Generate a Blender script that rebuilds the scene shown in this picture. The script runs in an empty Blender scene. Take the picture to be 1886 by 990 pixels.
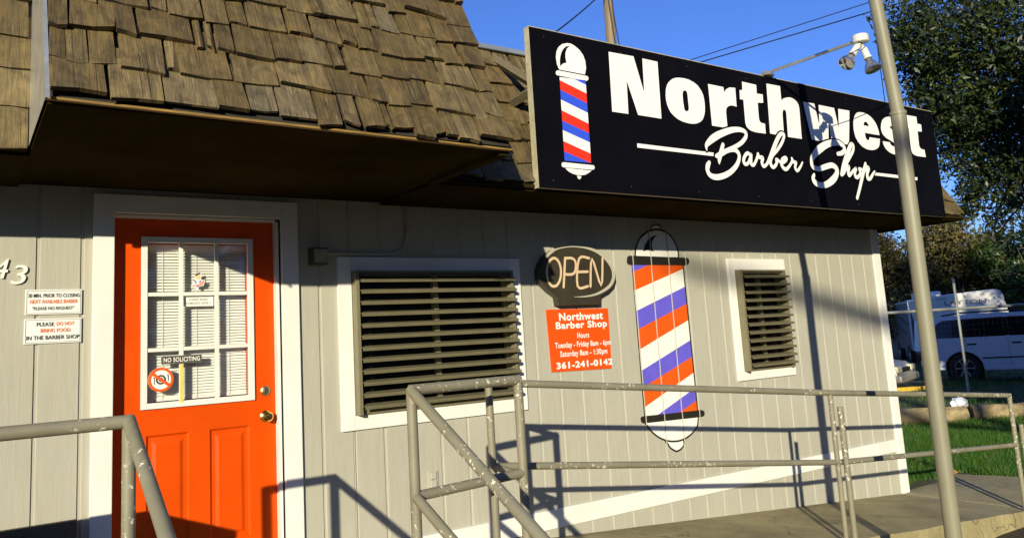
import bpy, bmesh, math, random
import numpy as np
from mathutils import Vector, Matrix, geometry
T={"letters": [([(3.704,3.702),(3.94,3.706),(4.016,3.448),(4.026,3.704),(4.178,3.702),(4.167,3.272),(3.937,3.274),(3.854,3.514),(3.844,3.271),(3.693,3.27)],[]),([(4.4,3.612),(4.453,3.614),(4.495,3.61),(4.546,3.597),(4.587,3.577),(4.62,3.542),(4.637,3.51),(4.645,3.464),(4.644,3.417),(4.638,3.378),(4.626,3.346),(4.605,3.314),(4.581,3.295),(4.546,3.279),(4.513,3.271),(4.47,3.267),(4.429,3.269),(4.383,3.275),(4.338,3.287),(4.301,3.306),(4.271,3.328),(4.251,3.356),(4.238,3.384),(4.231,3.42),(4.231,3.457),(4.238,3.496),(4.25,3.527),(4.269,3.555),(4.292,3.574),(4.317,3.591),(4.347,3.603),(4.374,3.609)],[[(4.446,3.519),(4.457,3.515),(4.462,3.506),(4.464,3.487),(4.464,3.457),(4.465,3.419),(4.465,3.388),(4.461,3.371),(4.451,3.363),(4.44,3.358),(4.43,3.359),(4.42,3.364),(4.414,3.379),(4.413,3.405),(4.41,3.427),(4.41,3.458),(4.411,3.481),(4.415,3.5),(4.42,3.511),(4.432,3.518)]]),([(4.704,3.606),(4.879,3.604),(4.883,3.563),(4.91,3.591),(4.949,3.61),(5.02,3.617),(5.013,3.46),(4.991,3.465),(4.968,3.466),(4.945,3.464),(4.927,3.459),(4.906,3.449),(4.891,3.435),(4.884,3.418),(4.881,3.398),(4.879,3.276),(4.704,3.277)],[]),([(5.11,3.68),(5.284,3.677),(5.279,3.604),(5.354,3.606),(5.349,3.535),(5.278,3.527),(5.273,3.41),(5.274,3.388),(5.281,3.372),(5.298,3.362),(5.343,3.359),(5.339,3.277),(5.217,3.276),(5.164,3.282),(5.13,3.294),(5.107,3.313),(5.098,3.343),(5.104,3.53),(5.063,3.53),(5.069,3.605),(5.104,3.61)],[]),([(5.416,3.706),(5.593,3.708),(5.59,3.585),(5.616,3.603),(5.644,3.613),(5.678,3.622),(5.712,3.626),(5.746,3.622),(5.776,3.612),(5.801,3.596),(5.816,3.574),(5.822,3.547),(5.821,3.515),(5.809,3.278),(5.624,3.278),(5.637,3.485),(5.634,3.496),(5.628,3.505),(5.612,3.508),(5.601,3.504),(5.595,3.497),(5.585,3.471),(5.573,3.278),(5.394,3.284)],[]),([(5.883,3.61),(6.043,3.612),(6.08,3.422),(6.104,3.609),(6.328,3.607),(6.363,3.425),(6.389,3.607),(6.56,3.609),(6.488,3.289),(6.235,3.293),(6.218,3.476),(6.186,3.285),(5.946,3.285)],[]),([(6.712,3.614),(6.775,3.617),(6.829,3.612),(6.881,3.595),(6.924,3.572),(6.958,3.54),(6.981,3.503),(6.994,3.466),(6.998,3.426),(6.762,3.426),(6.764,3.397),(6.77,3.376),(6.779,3.365),(6.793,3.36),(6.808,3.362),(6.819,3.37),(6.828,3.391),(6.997,3.392),(6.981,3.339),(6.959,3.31),(6.926,3.292),(6.883,3.278),(6.842,3.272),(6.794,3.271),(6.748,3.276),(6.701,3.289),(6.663,3.31),(6.63,3.336),(6.606,3.368),(6.595,3.403),(6.59,3.439),(6.593,3.476),(6.601,3.513),(6.613,3.542),(6.633,3.572),(6.653,3.59),(6.676,3.604)],[[(6.761,3.495),(6.761,3.507),(6.766,3.517),(6.776,3.527),(6.788,3.533),(6.804,3.532),(6.816,3.529),(6.826,3.521),(6.835,3.511),(6.846,3.495)]]),([(7.198,3.626),(7.248,3.625),(7.296,3.613),(7.339,3.595),(7.372,3.572),(7.396,3.544),(7.412,3.512),(7.28,3.51),(7.259,3.529),(7.236,3.536),(7.211,3.536),(7.195,3.528),(7.198,3.517),(7.235,3.495),(7.29,3.479),(7.346,3.463),(7.384,3.445),(7.413,3.422),(7.427,3.394),(7.429,3.365),(7.41,3.315),(7.377,3.291),(7.336,3.278),(7.283,3.267),(7.231,3.262),(7.181,3.265),(7.134,3.275),(7.098,3.291),(7.068,3.311),(7.047,3.34),(7.038,3.374),(7.157,3.375),(7.169,3.356),(7.191,3.344),(7.232,3.338),(7.25,3.346),(7.25,3.36),(7.209,3.383),(7.162,3.396),(7.107,3.411),(7.073,3.429),(7.05,3.448),(7.038,3.476),(7.038,3.504),(7.057,3.553),(7.079,3.579),(7.109,3.6),(7.149,3.616)],[]),([(7.518,3.678),(7.696,3.68),(7.694,3.612),(7.766,3.609),(7.76,3.537),(7.683,3.533),(7.675,3.412),(7.675,3.39),(7.683,3.371),(7.715,3.356),(7.764,3.356),(7.771,3.282),(7.624,3.28),(7.581,3.284),(7.541,3.295),(7.522,3.317),(7.517,3.349),(7.525,3.544),(7.473,3.546),(7.481,3.608),(7.514,3.61)],[])],"rules": [[(3.903,3.065),(4.691,3.065),(4.688,3.038),(3.902,3.035)],[(6.833,3.064),(7.564,3.067),(7.552,3.037),(6.83,3.037)]],"script": [[(4.615,3.072,0.0045),(4.61,3.094,0.022),(4.619,3.121,0.0375),(4.677,3.165,0.055),(4.733,3.196,0.058),(4.798,3.224,0.054),(4.909,3.261,0.0475),(5.001,3.276,0.0405),(5.059,3.271,0.037),(5.084,3.254,0.0345),(5.077,3.222,0.0345),(5.021,3.173,0.0355),(4.933,3.129,0.0345),(4.83,3.089,0.038),(4.756,3.056,0.0425),(4.711,3.039,0.031)],[(4.799,3.136,0.034),(4.767,3.072,0.041),(4.739,3.01,0.035),(4.736,2.982,0.0105)],[(4.819,3.073,0.0155),(4.876,3.098,0.03),(4.926,3.107,0.0365),(4.964,3.092,0.0365),(4.976,3.053,0.0345),(4.939,2.99,0.039),(4.859,2.929,0.043),(4.766,2.89,0.0455),(4.679,2.875,0.045),(4.62,2.888,0.04),(4.598,2.923,0.04),(4.606,2.958,0.0445),(4.625,2.983,0.0315)],[(5.103,3.085,0.0275),(5.077,3.092,0.03),(5.041,3.065,0.031),(5.021,3.026,0.031),(5.036,3.002,0.0295),(5.074,3.015,0.028),(5.109,3.064,0.0275),(5.12,3.087,0.0285),(5.11,3.039,0.0315),(5.108,3.009,0.0295),(5.133,3.001,0.0275),(5.17,3.038,0.027),(5.205,3.094,0.0285)],[(5.206,3.097,0.0275),(5.216,3.073,0.03),(5.26,3.07,0.0325),(5.244,3.031,0.0315),(5.261,3.002,0.029),(5.304,3.024,0.027),(5.351,3.078,0.037),(5.414,3.165,0.0425),(5.477,3.248,0.0415),(5.521,3.289,0.0365),(5.557,3.295,0.03),(5.563,3.275,0.029),(5.527,3.22,0.03),(5.462,3.157,0.0295),(5.389,3.1,0.0275),(5.352,3.052,0.0335),(5.358,3.012,0.0325),(5.387,3.005,0.0305),(5.427,3.039,0.0295),(5.428,3.071,0.0275),(5.456,3.064,0.023)],[(5.446,3.061,0.0205),(5.508,3.052,0.028),(5.56,3.082,0.03),(5.548,3.096,0.028),(5.509,3.078,0.0315),(5.489,3.038,0.033),(5.507,3.007,0.033),(5.545,2.999,0.0315),(5.594,3.033,0.026),(5.643,3.082,0.025)],[(5.636,3.097,0.023),(5.646,3.067,0.0255),(5.685,3.066,0.027),(5.666,3.023,0.0285),(5.69,2.997,0.0275),(5.737,3.032,0.0235),(5.772,3.073,0.018)],[(6.289,3.189,0.0335),(6.355,3.203,0.042),(6.399,3.236,0.042),(6.384,3.272,0.04),(6.3,3.29,0.0515),(6.163,3.267,0.0605),(6.036,3.212,0.0705),(5.933,3.142,0.0565),(5.897,3.093,0.043),(5.907,3.048,0.043),(5.978,3.032,0.043),(6.088,3.06,0.048),(6.18,3.079,0.0485),(6.239,3.058,0.051),(6.238,3.011,0.0545),(6.173,2.953,0.064),(6.07,2.905,0.055),(5.981,2.893,0.0485),(5.912,2.911,0.0485),(5.889,2.945,0.0425),(5.909,2.977,0.0295)],[(6.313,3.009,0.0395),(6.356,3.085,0.0495),(6.416,3.171,0.0545),(6.476,3.251,0.051),(6.512,3.293,0.043),(6.543,3.287,0.033),(6.53,3.24,0.0325),(6.459,3.167,0.0345),(6.367,3.079,0.0345),(6.331,3.014,0.0335),(6.396,3.074,0.036),(6.433,3.084,0.036),(6.414,3.034,0.036),(6.426,3.008,0.034),(6.49,3.051,0.0285),(6.54,3.077,0.0325),(6.513,3.038,0.0365),(6.518,3.001,0.0345),(6.555,3.002,0.0345),(6.601,3.04,0.0345),(6.588,3.077,0.031),(6.64,3.073,0.0225)],[(6.698,3.132,0.035),(6.632,3.024,0.0415),(6.554,2.892,0.0385),(6.501,2.81,0.034)],[(6.643,3.039,0.031),(6.702,3.093,0.037),(6.742,3.095,0.037),(6.709,3.044,0.039),(6.708,2.999,0.037),(6.747,3.001,0.0335),(6.795,3.042,0.029),(6.832,3.072,0.019)]],"emblem_stripes": [("b",[(3.473,3.432),(3.371,3.459),(3.474,3.463)]),("w",[(3.371,3.459),(3.473,3.432),(3.473,3.371),(3.249,3.433),(3.249,3.455)]),("r",[(3.249,3.433),(3.473,3.371),(3.472,3.302),(3.248,3.368)]),("b",[(3.248,3.368),(3.472,3.302),(3.471,3.236),(3.247,3.301)]),("w",[(3.247,3.301),(3.471,3.236),(3.47,3.161),(3.246,3.228)]),("r",[(3.246,3.228),(3.47,3.161),(3.469,3.095),(3.245,3.158)]),("b",[(3.245,3.158),(3.469,3.095),(3.469,3.032),(3.244,3.094)]),("w",[(3.244,3.094),(3.469,3.032),(3.468,2.956),(3.243,3.02)]),("r",[(3.243,3.02),(3.468,2.956),(3.467,2.891),(3.462,2.891),(3.242,2.952)]),("b",[(3.242,2.952),(3.462,2.891),(3.242,2.889)])],"emblem_white": [[(3.334,3.703),(3.367,3.705),(3.399,3.695),(3.437,3.674),(3.468,3.641),(3.484,3.6),(3.486,3.551),(3.472,3.504),(3.251,3.506),(3.235,3.54),(3.23,3.587),(3.239,3.631),(3.259,3.664),(3.293,3.69)],[(3.219,3.48),(3.224,3.491),(3.234,3.498),(3.251,3.499),(3.488,3.496),(3.499,3.49),(3.501,3.479),(3.495,3.468),(3.48,3.46),(3.464,3.459),(3.231,3.464),(3.221,3.47)],[(3.214,2.861),(3.217,2.871),(3.228,2.878),(3.483,2.877),(3.493,2.872),(3.495,2.859),(3.485,2.848),(3.472,2.845),(3.225,2.844),(3.215,2.851)],[(3.244,2.841),(3.252,2.831),(3.273,2.817),(3.304,2.806),(3.336,2.801),(3.375,2.801),(3.409,2.807),(3.443,2.824),(3.466,2.839)],[(3.336,2.796),(3.372,2.795),(3.37,2.783),(3.361,2.775),(3.353,2.774),(3.343,2.777)]],"emblem_black": [[(3.352,3.687),(3.326,3.663),(3.312,3.632),(3.309,3.599),(3.315,3.563),(3.295,3.559),(3.277,3.548),(3.26,3.53),(3.258,3.56),(3.264,3.592),(3.276,3.626),(3.293,3.652),(3.318,3.674)]],"mural_stripes": [("b",[(4.689,2.304),(4.497,2.243),(4.497,2.306)]),("r",[(4.497,2.243),(4.689,2.304),(5.082,2.3),(5.082,2.27),(4.498,2.094)]),("w",[(4.498,2.094),(5.082,2.27),(5.084,2.119),(4.499,1.93)]),("b",[(4.499,1.93),(5.084,2.119),(5.086,1.976),(4.5,1.784)]),("r",[(4.5,1.784),(5.086,1.976),(5.087,1.838),(4.501,1.624)]),("w",[(4.501,1.624),(5.087,1.838),(5.089,1.671),(4.502,1.459)]),("b",[(4.502,1.459),(5.089,1.671),(5.09,1.534),(4.503,1.328)]),("r",[(4.503,1.328),(5.09,1.534),(5.092,1.403),(4.504,1.175)]),("w",[(4.504,1.175),(5.092,1.403),(5.093,1.278),(4.647,1.106),(4.504,1.11)]),("b",[(4.647,1.106),(5.093,1.278),(5.094,1.176),(4.887,1.098)]),("r",[(4.887,1.098),(5.094,1.176),(5.095,1.092)])],"mural_white": [[(4.537,2.366),(4.548,2.422),(4.57,2.468),(4.604,2.516),(4.657,2.555),(4.717,2.582),(4.785,2.597),(4.849,2.596),(4.921,2.577),(4.968,2.544),(5.004,2.499),(5.028,2.45),(5.038,2.407),(5.036,2.369)],[(4.738,2.593),(4.75,2.615),(4.772,2.63),(4.81,2.638),(4.836,2.63),(4.849,2.614),(4.849,2.596)],[(4.504,1.06),(4.522,1.031),(4.558,0.99),(4.596,0.957),(4.642,0.928),(4.696,0.906),(4.756,0.889),(4.817,0.88),(4.875,0.881),(4.935,0.892),(4.99,0.912),(5.039,0.941),(5.073,0.974),(5.101,1.042)],[(4.716,0.892),(4.725,0.868),(4.749,0.837),(4.781,0.816),(4.816,0.803),(4.86,0.812),(4.892,0.832),(4.91,0.855),(4.906,0.874)]],"mural_black": [[(4.806,2.553),(4.749,2.539),(4.694,2.508),(4.655,2.465),(4.631,2.411),(4.664,2.424),(4.702,2.428),(4.746,2.41),(4.733,2.446),(4.737,2.488),(4.765,2.522)],[(4.445,2.359),(4.463,2.374),(4.488,2.376),(5.136,2.365),(5.159,2.352),(5.158,2.322),(5.138,2.305),(5.082,2.3),(4.461,2.302),(4.438,2.318)],[(4.448,1.097),(4.463,1.109),(4.488,1.11),(5.141,1.095),(5.17,1.084),(5.179,1.063),(5.165,1.044),(5.133,1.039),(4.482,1.056),(4.456,1.065)]],"mural_lines": [[(4.537,2.366,0.016),(4.548,2.422,0.016),(4.57,2.468,0.016),(4.604,2.516,0.016),(4.657,2.555,0.016),(4.717,2.582,0.016),(4.785,2.597,0.016),(4.849,2.596,0.016),(4.921,2.577,0.016),(4.968,2.544,0.016),(5.004,2.499,0.016),(5.028,2.45,0.016),(5.038,2.407,0.016),(5.036,2.369,0.016)],[(4.735,2.589,0.012),(4.747,2.615,0.012),(4.772,2.632,0.012),(4.811,2.64,0.012),(4.839,2.632,0.012),(4.852,2.614,0.012),(4.852,2.592,0.012)],[(4.497,2.306,0.012),(4.504,1.106,0.012)],[(5.082,2.3,0.014),(5.098,1.087,0.014)],[(4.498,1.06,0.014),(4.522,1.027,0.014),(4.558,0.986,0.014),(4.596,0.955,0.014),(4.642,0.926,0.014),(4.695,0.904,0.014),(4.755,0.887,0.014),(4.817,0.88,0.014),(4.875,0.881,0.014),(4.935,0.892,0.014),(4.99,0.912,0.014),(5.039,0.941,0.014),(5.076,0.973,0.014),(5.102,1.052,0.014)],[(4.706,0.895,0.014),(4.725,0.868,0.014),(4.749,0.837,0.014),(4.781,0.816,0.014),(4.816,0.803,0.014),(4.86,0.812,0.014),(4.892,0.832,0.014),(4.91,0.855,0.014),(4.907,0.878,0.014)]],"open_outline": [(3.894,2.435),(3.989,2.429),(4.08,2.405),(4.156,2.365),(4.216,2.31),(4.25,2.248),(4.255,2.187),(4.227,2.132),(4.172,2.091),(4.096,2.06),(4.088,2.049),(4.082,1.991),(3.674,1.99),(3.664,2.054),(3.597,2.097),(3.548,2.139),(3.513,2.186),(3.509,2.243),(3.536,2.306),(3.586,2.359),(3.656,2.403),(3.753,2.427),(3.822,2.434)],"open_face": [(3.893,2.429),(3.986,2.422),(4.072,2.399),(4.144,2.359),(4.201,2.306),(4.235,2.246),(4.241,2.188),(4.213,2.137),(4.158,2.103),(4.083,2.075),(3.968,2.059),(3.856,2.058),(3.748,2.068),(3.656,2.088),(3.593,2.125),(3.552,2.17),(3.536,2.222),(3.547,2.275),(3.584,2.328),(3.641,2.376),(3.724,2.409),(3.807,2.425)],"open_ring": [(3.586,2.354,0.025),(3.628,2.384,0.024),(3.684,2.408,0.012),(3.752,2.422,0.008),(3.835,2.43,0.008),(3.918,2.427,0.01),(4.002,2.417,0.018),(4.079,2.394,0.024),(4.147,2.354,0.028),(4.201,2.302,0.03),(4.229,2.243,0.032),(4.222,2.182,0.03),(4.183,2.132,0.026),(4.114,2.094,0.022),(4.025,2.065,0.016),(3.925,2.052,0.01),(3.821,2.051,0.003)],"open_letters": [[(3.711,2.236,0.02),(3.707,2.209,0.02),(3.698,2.183,0.02),(3.685,2.162,0.02),(3.67,2.145,0.02),(3.653,2.135,0.02),(3.636,2.132,0.02),(3.619,2.135,0.02),(3.604,2.146,0.02),(3.592,2.163,0.02),(3.583,2.184,0.02),(3.579,2.209,0.02),(3.579,2.236,0.02),(3.583,2.263,0.02),(3.592,2.288,0.02),(3.604,2.31,0.02),(3.619,2.326,0.02),(3.636,2.337,0.02),(3.654,2.341,0.02),(3.671,2.337,0.02),(3.686,2.327,0.02),(3.698,2.31,0.02),(3.707,2.288,0.02),(3.712,2.263,0.02),(3.711,2.236,0.02)],[(3.726,2.126,0.02),(3.759,2.343,0.02)],[(3.759,2.34,0.02),(3.814,2.343,0.02),(3.847,2.329,0.02),(3.857,2.303,0.02),(3.853,2.265,0.02),(3.838,2.232,0.02),(3.802,2.219,0.02),(3.741,2.221,0.02)],[(3.992,2.343,0.02),(3.892,2.337,0.02),(3.86,2.13,0.02),(3.96,2.129,0.02)],[(3.873,2.238,0.02),(3.968,2.24,0.02)],[(3.985,2.127,0.02),(4.02,2.338,0.02),(4.092,2.133,0.02),(4.127,2.343,0.02)]],"oak": [[13.64,2.05,6.81,0.59],[14.39,1.98,6.36,0.72],[14.61,1.37,6.83,0.8],[14.24,2.39,6.02,0.44],[15.14,1.13,6.05,0.76],[15.32,2.29,5.78,0.71],[13.67,2.32,6.52,0.38],[15.57,1.69,5.38,0.79],[14.76,2.49,5.45,0.4],[15.6,2.23,5.01,0.71],[15.73,1.6,4.56,0.59],[15.67,2.59,4.79,0.46],[15.79,2.24,4.2,0.49],[15.76,2.55,3.99,0.39],[15.94,2.26,3.49,0.26],[15.64,2.69,3.65,0.27],[15.95,2.31,3.14,0.2],[16.08,1.84,3.93,0.4],[14.27,2.54,5.72,0.26],[14.6,2.62,5.37,0.24],[15.14,2.54,5.04,0.3],[15.71,1.89,3.72,0.3]],"cam": [1482.7794931068129,0.6115136031116988,0.1439946098686788,-0.061034350244070244],"camR": [[0.8222804734127348,-0.5658717758897477,-0.06036519109148843],[-0.03228690839458228,-0.15229264373428436,0.9878079298177062],[0.5681658020247686,0.8103061667763646,0.1434975173783362]],"D": 4.767537336765498,"gx": 1.8624869765680523,"shrubs": [[34.42,15.08,4.29],[37.59,15.27,4.59],[36.79,13.32,4.83],[39.06,13.05,4.33],[37.03,10.86,3.81],[37.95,10.07,4.65],[37.35,17.85,4.9]],"util": [[16.5,12.82,11.37]],"wire1a": [14.91,8.28,8.39],"wire1b": [18.47,5.59,9.52],"wire2a": [15.38,8.44,8.44],"wire2b": [19.41,5.41,9.59],"wire3a": [8.87,7.77,7.34],"wire3b": [16.03,12.79,11.97],"cab0": [4.611,-2.2,3.843],"cab1": [7.494,-0.6,3.724],"trA": [26.94,9.59,2.14],"trB": [28.61,7.96,1.98],"caC": [29.76,11.92,2.23],"caL": [36.79,17.07,2.44]}

random.seed(7); rng=np.random.default_rng(7)
sc=bpy.context.scene; COL=sc.collection
rad=math.radians
# ---------------------------------------------------------------- materials
def nodes(name):
    m=bpy.data.materials.new(name); m.use_nodes=True
    nt=m.node_tree; b=nt.nodes['Principled BSDF']
    return m,nt,b
def mapped(nt,scale,coord='Object'):
    tc=nt.nodes.new('ShaderNodeTexCoord'); mp=nt.nodes.new('ShaderNodeMapping')
    mp.inputs['Scale'].default_value=scale if hasattr(scale,'__len__') else (scale,)*3
    nt.links.new(tc.outputs[coord],mp.inputs['Vector']); return mp.outputs['Vector']
def noise(nt,scale,detail=4,rough=.55,vscale=(1,1,1),dist=0):
    n=nt.nodes.new('ShaderNodeTexNoise'); n.inputs['Scale'].default_value=scale
    n.inputs['Detail'].default_value=detail; n.inputs['Roughness'].default_value=rough; n.inputs['Distortion'].default_value=dist
    nt.links.new(mapped(nt,vscale),n.inputs['Vector']); return n.outputs['Fac']
def ramp(nt,fac,stops):
    r=nt.nodes.new('ShaderNodeValToRGB'); e=r.color_ramp.elements
    while len(e)<len(stops): e.new(.5)
    for el,(p,c) in zip(e,stops): el.position=p; el.color=(*c,1) if len(c)==3 else c
    nt.links.new(fac,r.inputs['Fac']); return r.outputs['Color']
def mix(nt,fac,a,b,mode='MIX'):
    m=nt.nodes.new('ShaderNodeMix'); m.data_type='RGBA'; m.blend_type=mode
    for sock,val in ((m.inputs['Factor'],fac),(m.inputs['A'],a),(m.inputs['B'],b)):
        pass
    def setin(idx,val):
        s=m.inputs[idx]
        if hasattr(val,'is_linked') or hasattr(val,'node'): nt.links.new(val,s)
        elif isinstance(val,(int,float)): s.default_value=val
        else: s.default_value=(*val,1)
    setin(0,fac); setin(6,a); setin(7,b)
    return m.outputs[2]
def bump(nt,b,fac,strength=.3,dist=.01,prev=None):
    n=nt.nodes.new('ShaderNodeBump'); n.inputs['Strength'].default_value=strength; n.inputs['Distance'].default_value=dist
    nt.links.new(fac,n.inputs['Height'])
    if prev: nt.links.new(prev,n.inputs['Normal'])
    nt.links.new(n.outputs['Normal'],b.inputs['Normal']); return n.outputs['Normal']
def sc3(c,k): return tuple(min(1,x*k) for x in c)
def mat(name,col,rough=.6,metal=0,var=.12,vs=6,bmp=.1,bs=60,bd=.004,spec=.5,vscale=(1,1,1)):
    m,nt,b=nodes(name)
    f=noise(nt,vs,5,.6,vscale)
    nt.links.new(ramp(nt,f,[(.3,sc3(col,1-var)),(.7,sc3(col,1+var))]),b.inputs['Base Color'])
    b.inputs['Roughness'].default_value=rough; b.inputs['Metallic'].default_value=metal
    b.inputs['Specular IOR Level'].default_value=spec
    if bmp: bump(nt,b,noise(nt,bs,4,.6,vscale),bmp,bd)
    return m
MT={}
def sat(nt,c,sv,vv):
    h=nt.nodes.new('ShaderNodeHueSaturation'); h.inputs['Saturation'].default_value=sv; h.inputs['Value'].default_value=vv
    nt.links.new(c,h.inputs['Color']); return h.outputs[0]
def siding():
    m,nt,b=nodes('painted_siding'); col=(.43,.415,.34)
    g=noise(nt,30,6,.65,(1,1,.09),.4); big=noise(nt,1.1,4,.6)
    c=ramp(nt,g,[(.3,sc3(col,.9)),(.5,col),(.75,sc3(col,1.06))])
    c=mix(nt,.35,c,ramp(nt,big,[(.3,sc3(col,.82)),(.7,sc3(col,1.12))]))
    fl=ramp(nt,noise(nt,90,3,.7,(1,1,.14)),[(.70,(0,0,0)),(.735,(1,1,1))])
    gate=ramp(nt,noise(nt,2.2,3,.6,(1,1,.5)),[(.52,(0,0,0)),(.66,(1,1,1))])
    f2=mix(nt,1.,fl,gate,'MULTIPLY')
    c=mix(nt,f2,c,(.66,.64,.55))
    # dirt near the ground and streaks
    nt.links.new(c,b.inputs['Base Color']); b.inputs['Roughness'].default_value=.7; b.inputs['Specular IOR Level'].default_value=.25
    n1=bump(nt,b,g,.35,.006); bump(nt,b,noise(nt,170,3,.6,(1,1,.1)),.3,.003,n1)
    return m
MT['siding']=siding()
def whitep(name='white_paint',col=(.80,.79,.74)):
    m,nt,b=nodes(name)
    g=noise(nt,40,5,.6,(1,1,.15)); s=noise(nt,2.5,5,.65)
    c=ramp(nt,s,[(.25,sc3(col,.9)),(.6,col)])
    nt.links.new(c,b.inputs['Base Color']); b.inputs['Roughness'].default_value=.45
    bump(nt,b,g,.12,.004); return m
MT['white']=whitep()
def railpaint():
    m,nt,b=nodes('chipped_grey_paint'); col=(.235,.218,.15)
    s=noise(nt,5,5,.6)
    c=ramp(nt,s,[(.3,sc3(col,.85)),(.7,sc3(col,1.12))])
    chip=ramp(nt,noise(nt,46,4,.65),[(.60,(0,0,0)),(.625,(1,1,1))])
    gate=ramp(nt,noise(nt,2.6,3,.6),[(.47,(0,0,0)),(.53,(1,1,1))])
    c=mix(nt,mix(nt,1.,chip,gate,'MULTIPLY'),c,(.78,.74,.58))
    rust=ramp(nt,noise(nt,30,4,.7),[(.71,(0,0,0)),(.76,(1,1,1))])
    c=mix(nt,rust,c,(.12,.07,.035))
    nt.links.new(c,b.inputs['Base Color']); b.inputs['Roughness'].default_value=.5
    bump(nt,b,noise(nt,60,4,.6),.25,.003); return m
MT['rail']=railpaint()
MT['pole']=mat('pole_paint',(.235,.222,.15),.5,0,.1,4,.25,120,.002)
def shake():
    m,nt,b=nodes('weathered_cedar')
    gi=nt.nodes.new('ShaderNodeNewGeometry')
    rnd=gi.outputs['Random Per Island']
    base=ramp(nt,rnd,[(0,(.115,.084,.04)),(.3,(.158,.115,.055)),(.6,(.19,.142,.072)),(.9,(.235,.185,.105)),(1,(.16,.14,.105))])
    big=noise(nt,1.3,4,.65); base=mix(nt,ramp(nt,big,[(.38,(.0,.0,.0)),(.62,(.55,.55,.55))]),base,(.085,.065,.026))
    g=noise(nt,1,6,.7,(95,7,7),.6); g2=noise(nt,1,4,.6,(34,3,3))
    c=mix(nt,.8,sat(nt,base,1.2,.82),ramp(nt,g,[(.26,(.3,.28,.25)),(.5,(.5,.5,.5)),(.74,(.74,.73,.7))]),'OVERLAY')
    c=mix(nt,.85,c,ramp(nt,noise(nt,1,6,.7,(13,9,9),.8),[(.3,(.16,.14,.1)),(.5,(.5,.5,.5)),(.72,(.82,.8,.74))]),'OVERLAY')
    c=mix(nt,ramp(nt,g2,[(.5,(0,0,0)),(.72,(.7,.7,.7))]),c,(.05,.038,.016))
    c=mix(nt,ramp(nt,noise(nt,1,5,.7,(60,5,5)),[(.6,(0,0,0)),(.74,(.6,.6,.6))]),c,(.36,.32,.2))
    nt.links.new(c,b.inputs['Base Color']); c=mix(nt,ramp(nt,noise(nt,1,3,.5,(150,2.2,2.2),.3),[(.33,(1,1,1)),(.37,(0,0,0))]),c,(.025,.02,.01)); nt.links.new(c,b.inputs['Base Color']); b.inputs['Roughness'].default_value=.75
    bump(nt,b,g,.8,.008); return m
MT['shake']=shake()
MT['endgrain']=mat('shaded_end_grain',(.03,.024,.012),.9,0,.3,30,.2)  # dark end grain, with the shade under each shake put into the colour
MT['deck']=mat('roof_underlay',(.03,.025,.018),.9)
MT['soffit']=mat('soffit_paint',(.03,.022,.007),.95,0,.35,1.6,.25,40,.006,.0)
MT['fasc']=mat('raw_starter_board',(.25,.15,.035),.7,0,.35,14,.2,40,.004,.5,(1,8,8))
MT['flash']=mat('galvanised_flashing',(.62,.62,.56),.35,.7,.2,9,.15,30)
MT['cap']=mat('cap_metal',(.45,.5,.55),.4,.6,.15,9,.1,30)
def orange():
    m,nt,b=nodes('orange_door_paint'); col=(.70,.072,.0005)
    c=ramp(nt,noise(nt,3,5,.6),[(.25,sc3(col,.88)),(.7,sc3(col,1.08))])
    nt.links.new(c,b.inputs['Base Color']); b.inputs['Roughness'].default_value=.42; b.inputs['Specular IOR Level'].default_value=.2
    bump(nt,b,noise(nt,110,3,.6,(1,1,.2)),.12,.003); return m
MT['orange']=orange()
MT['jamb']=mat('door_jamb_paint',(.32,.2,.07),.6)
MT['brass']=mat('brass',(.8,.52,.14),.22,1,.1,30,.05)
MT['dullbrass']=mat('dull_brass',(.42,.36,.2),.4,1,.15,30,.05)
MT['shut']=mat('bronze_shutter',(.18,.162,.095),.42,0,.12,10,.08)
MT['black']=mat('black_vinyl',(.004,.004,.006),.45,0,.2,3,.03,9,.01,.06)
MT['vinylw']=mat('white_vinyl',(.88,.87,.82),.5,0,.02,8,0)
MT['vred']=mat('red_vinyl',(.80,.035,.012),.45,0,.03,8,0)
MT['vblue']=mat('blue_vinyl',(.035,.095,.72),.45,0,.03,8,0)
MT['edge']=mat('sign_edge_wood',(.42,.38,.25),.6,0,.2,20,.2)
MT['lumber']=mat('weathered_lumber',(.13,.105,.055),.75,0,.25,12,.3,30,.006,.5,(8,1,8))
MT['mor']=mat('mural_orange',(.78,.10,.003),.55,0,.08,7,.1)
MT['mbl']=mat('mural_blue',(.13,.105,.62),.55,0,.08,7,.1)
MT['mwh']=mat('mural_white',(.83,.82,.76),.55,0,.05,7,.1)
MT['mbk']=mat('mural_black',(.02,.017,.012),.5,0,.2,7,.1)
MT['hours']=mat('hours_sign_red',(.82,.085,.003),.45,0,.04,8,0)
MT['ledbody']=mat('open_sign_plastic',(.045,.038,.024),.35,0,.15,8,.05)
MT['ledtube']=mat('unlit_tube_cream',(.46,.44,.34),.4,0,.05,8,0)
MT['ledorange']=mat('unlit_tube_peach',(.68,.50,.32),.4,0,.05,8,0)
MT['notice']=mat('notice_white',(.80,.81,.78),.4,0,.02,8,0)
MT['ink']=mat('ink_grey',(.06,.055,.045),.5,0,.05,8,0)
MT['inko']=mat('ink_orange',(.85,.2,.05),.5,0,.05,8,0)
MT['blind']=mat('blind_slat',(.82,.83,.77),.5,0,.05,8,0)
MT['yellow']=mat('yellow_tape',(.72,.60,.14),.5,0,.1,9,0)
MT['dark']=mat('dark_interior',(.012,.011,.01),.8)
MT['digit']=mat('house_number_white',(.82,.82,.76),.4,0,.04,8,0)
MT['conc']=None
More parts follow.
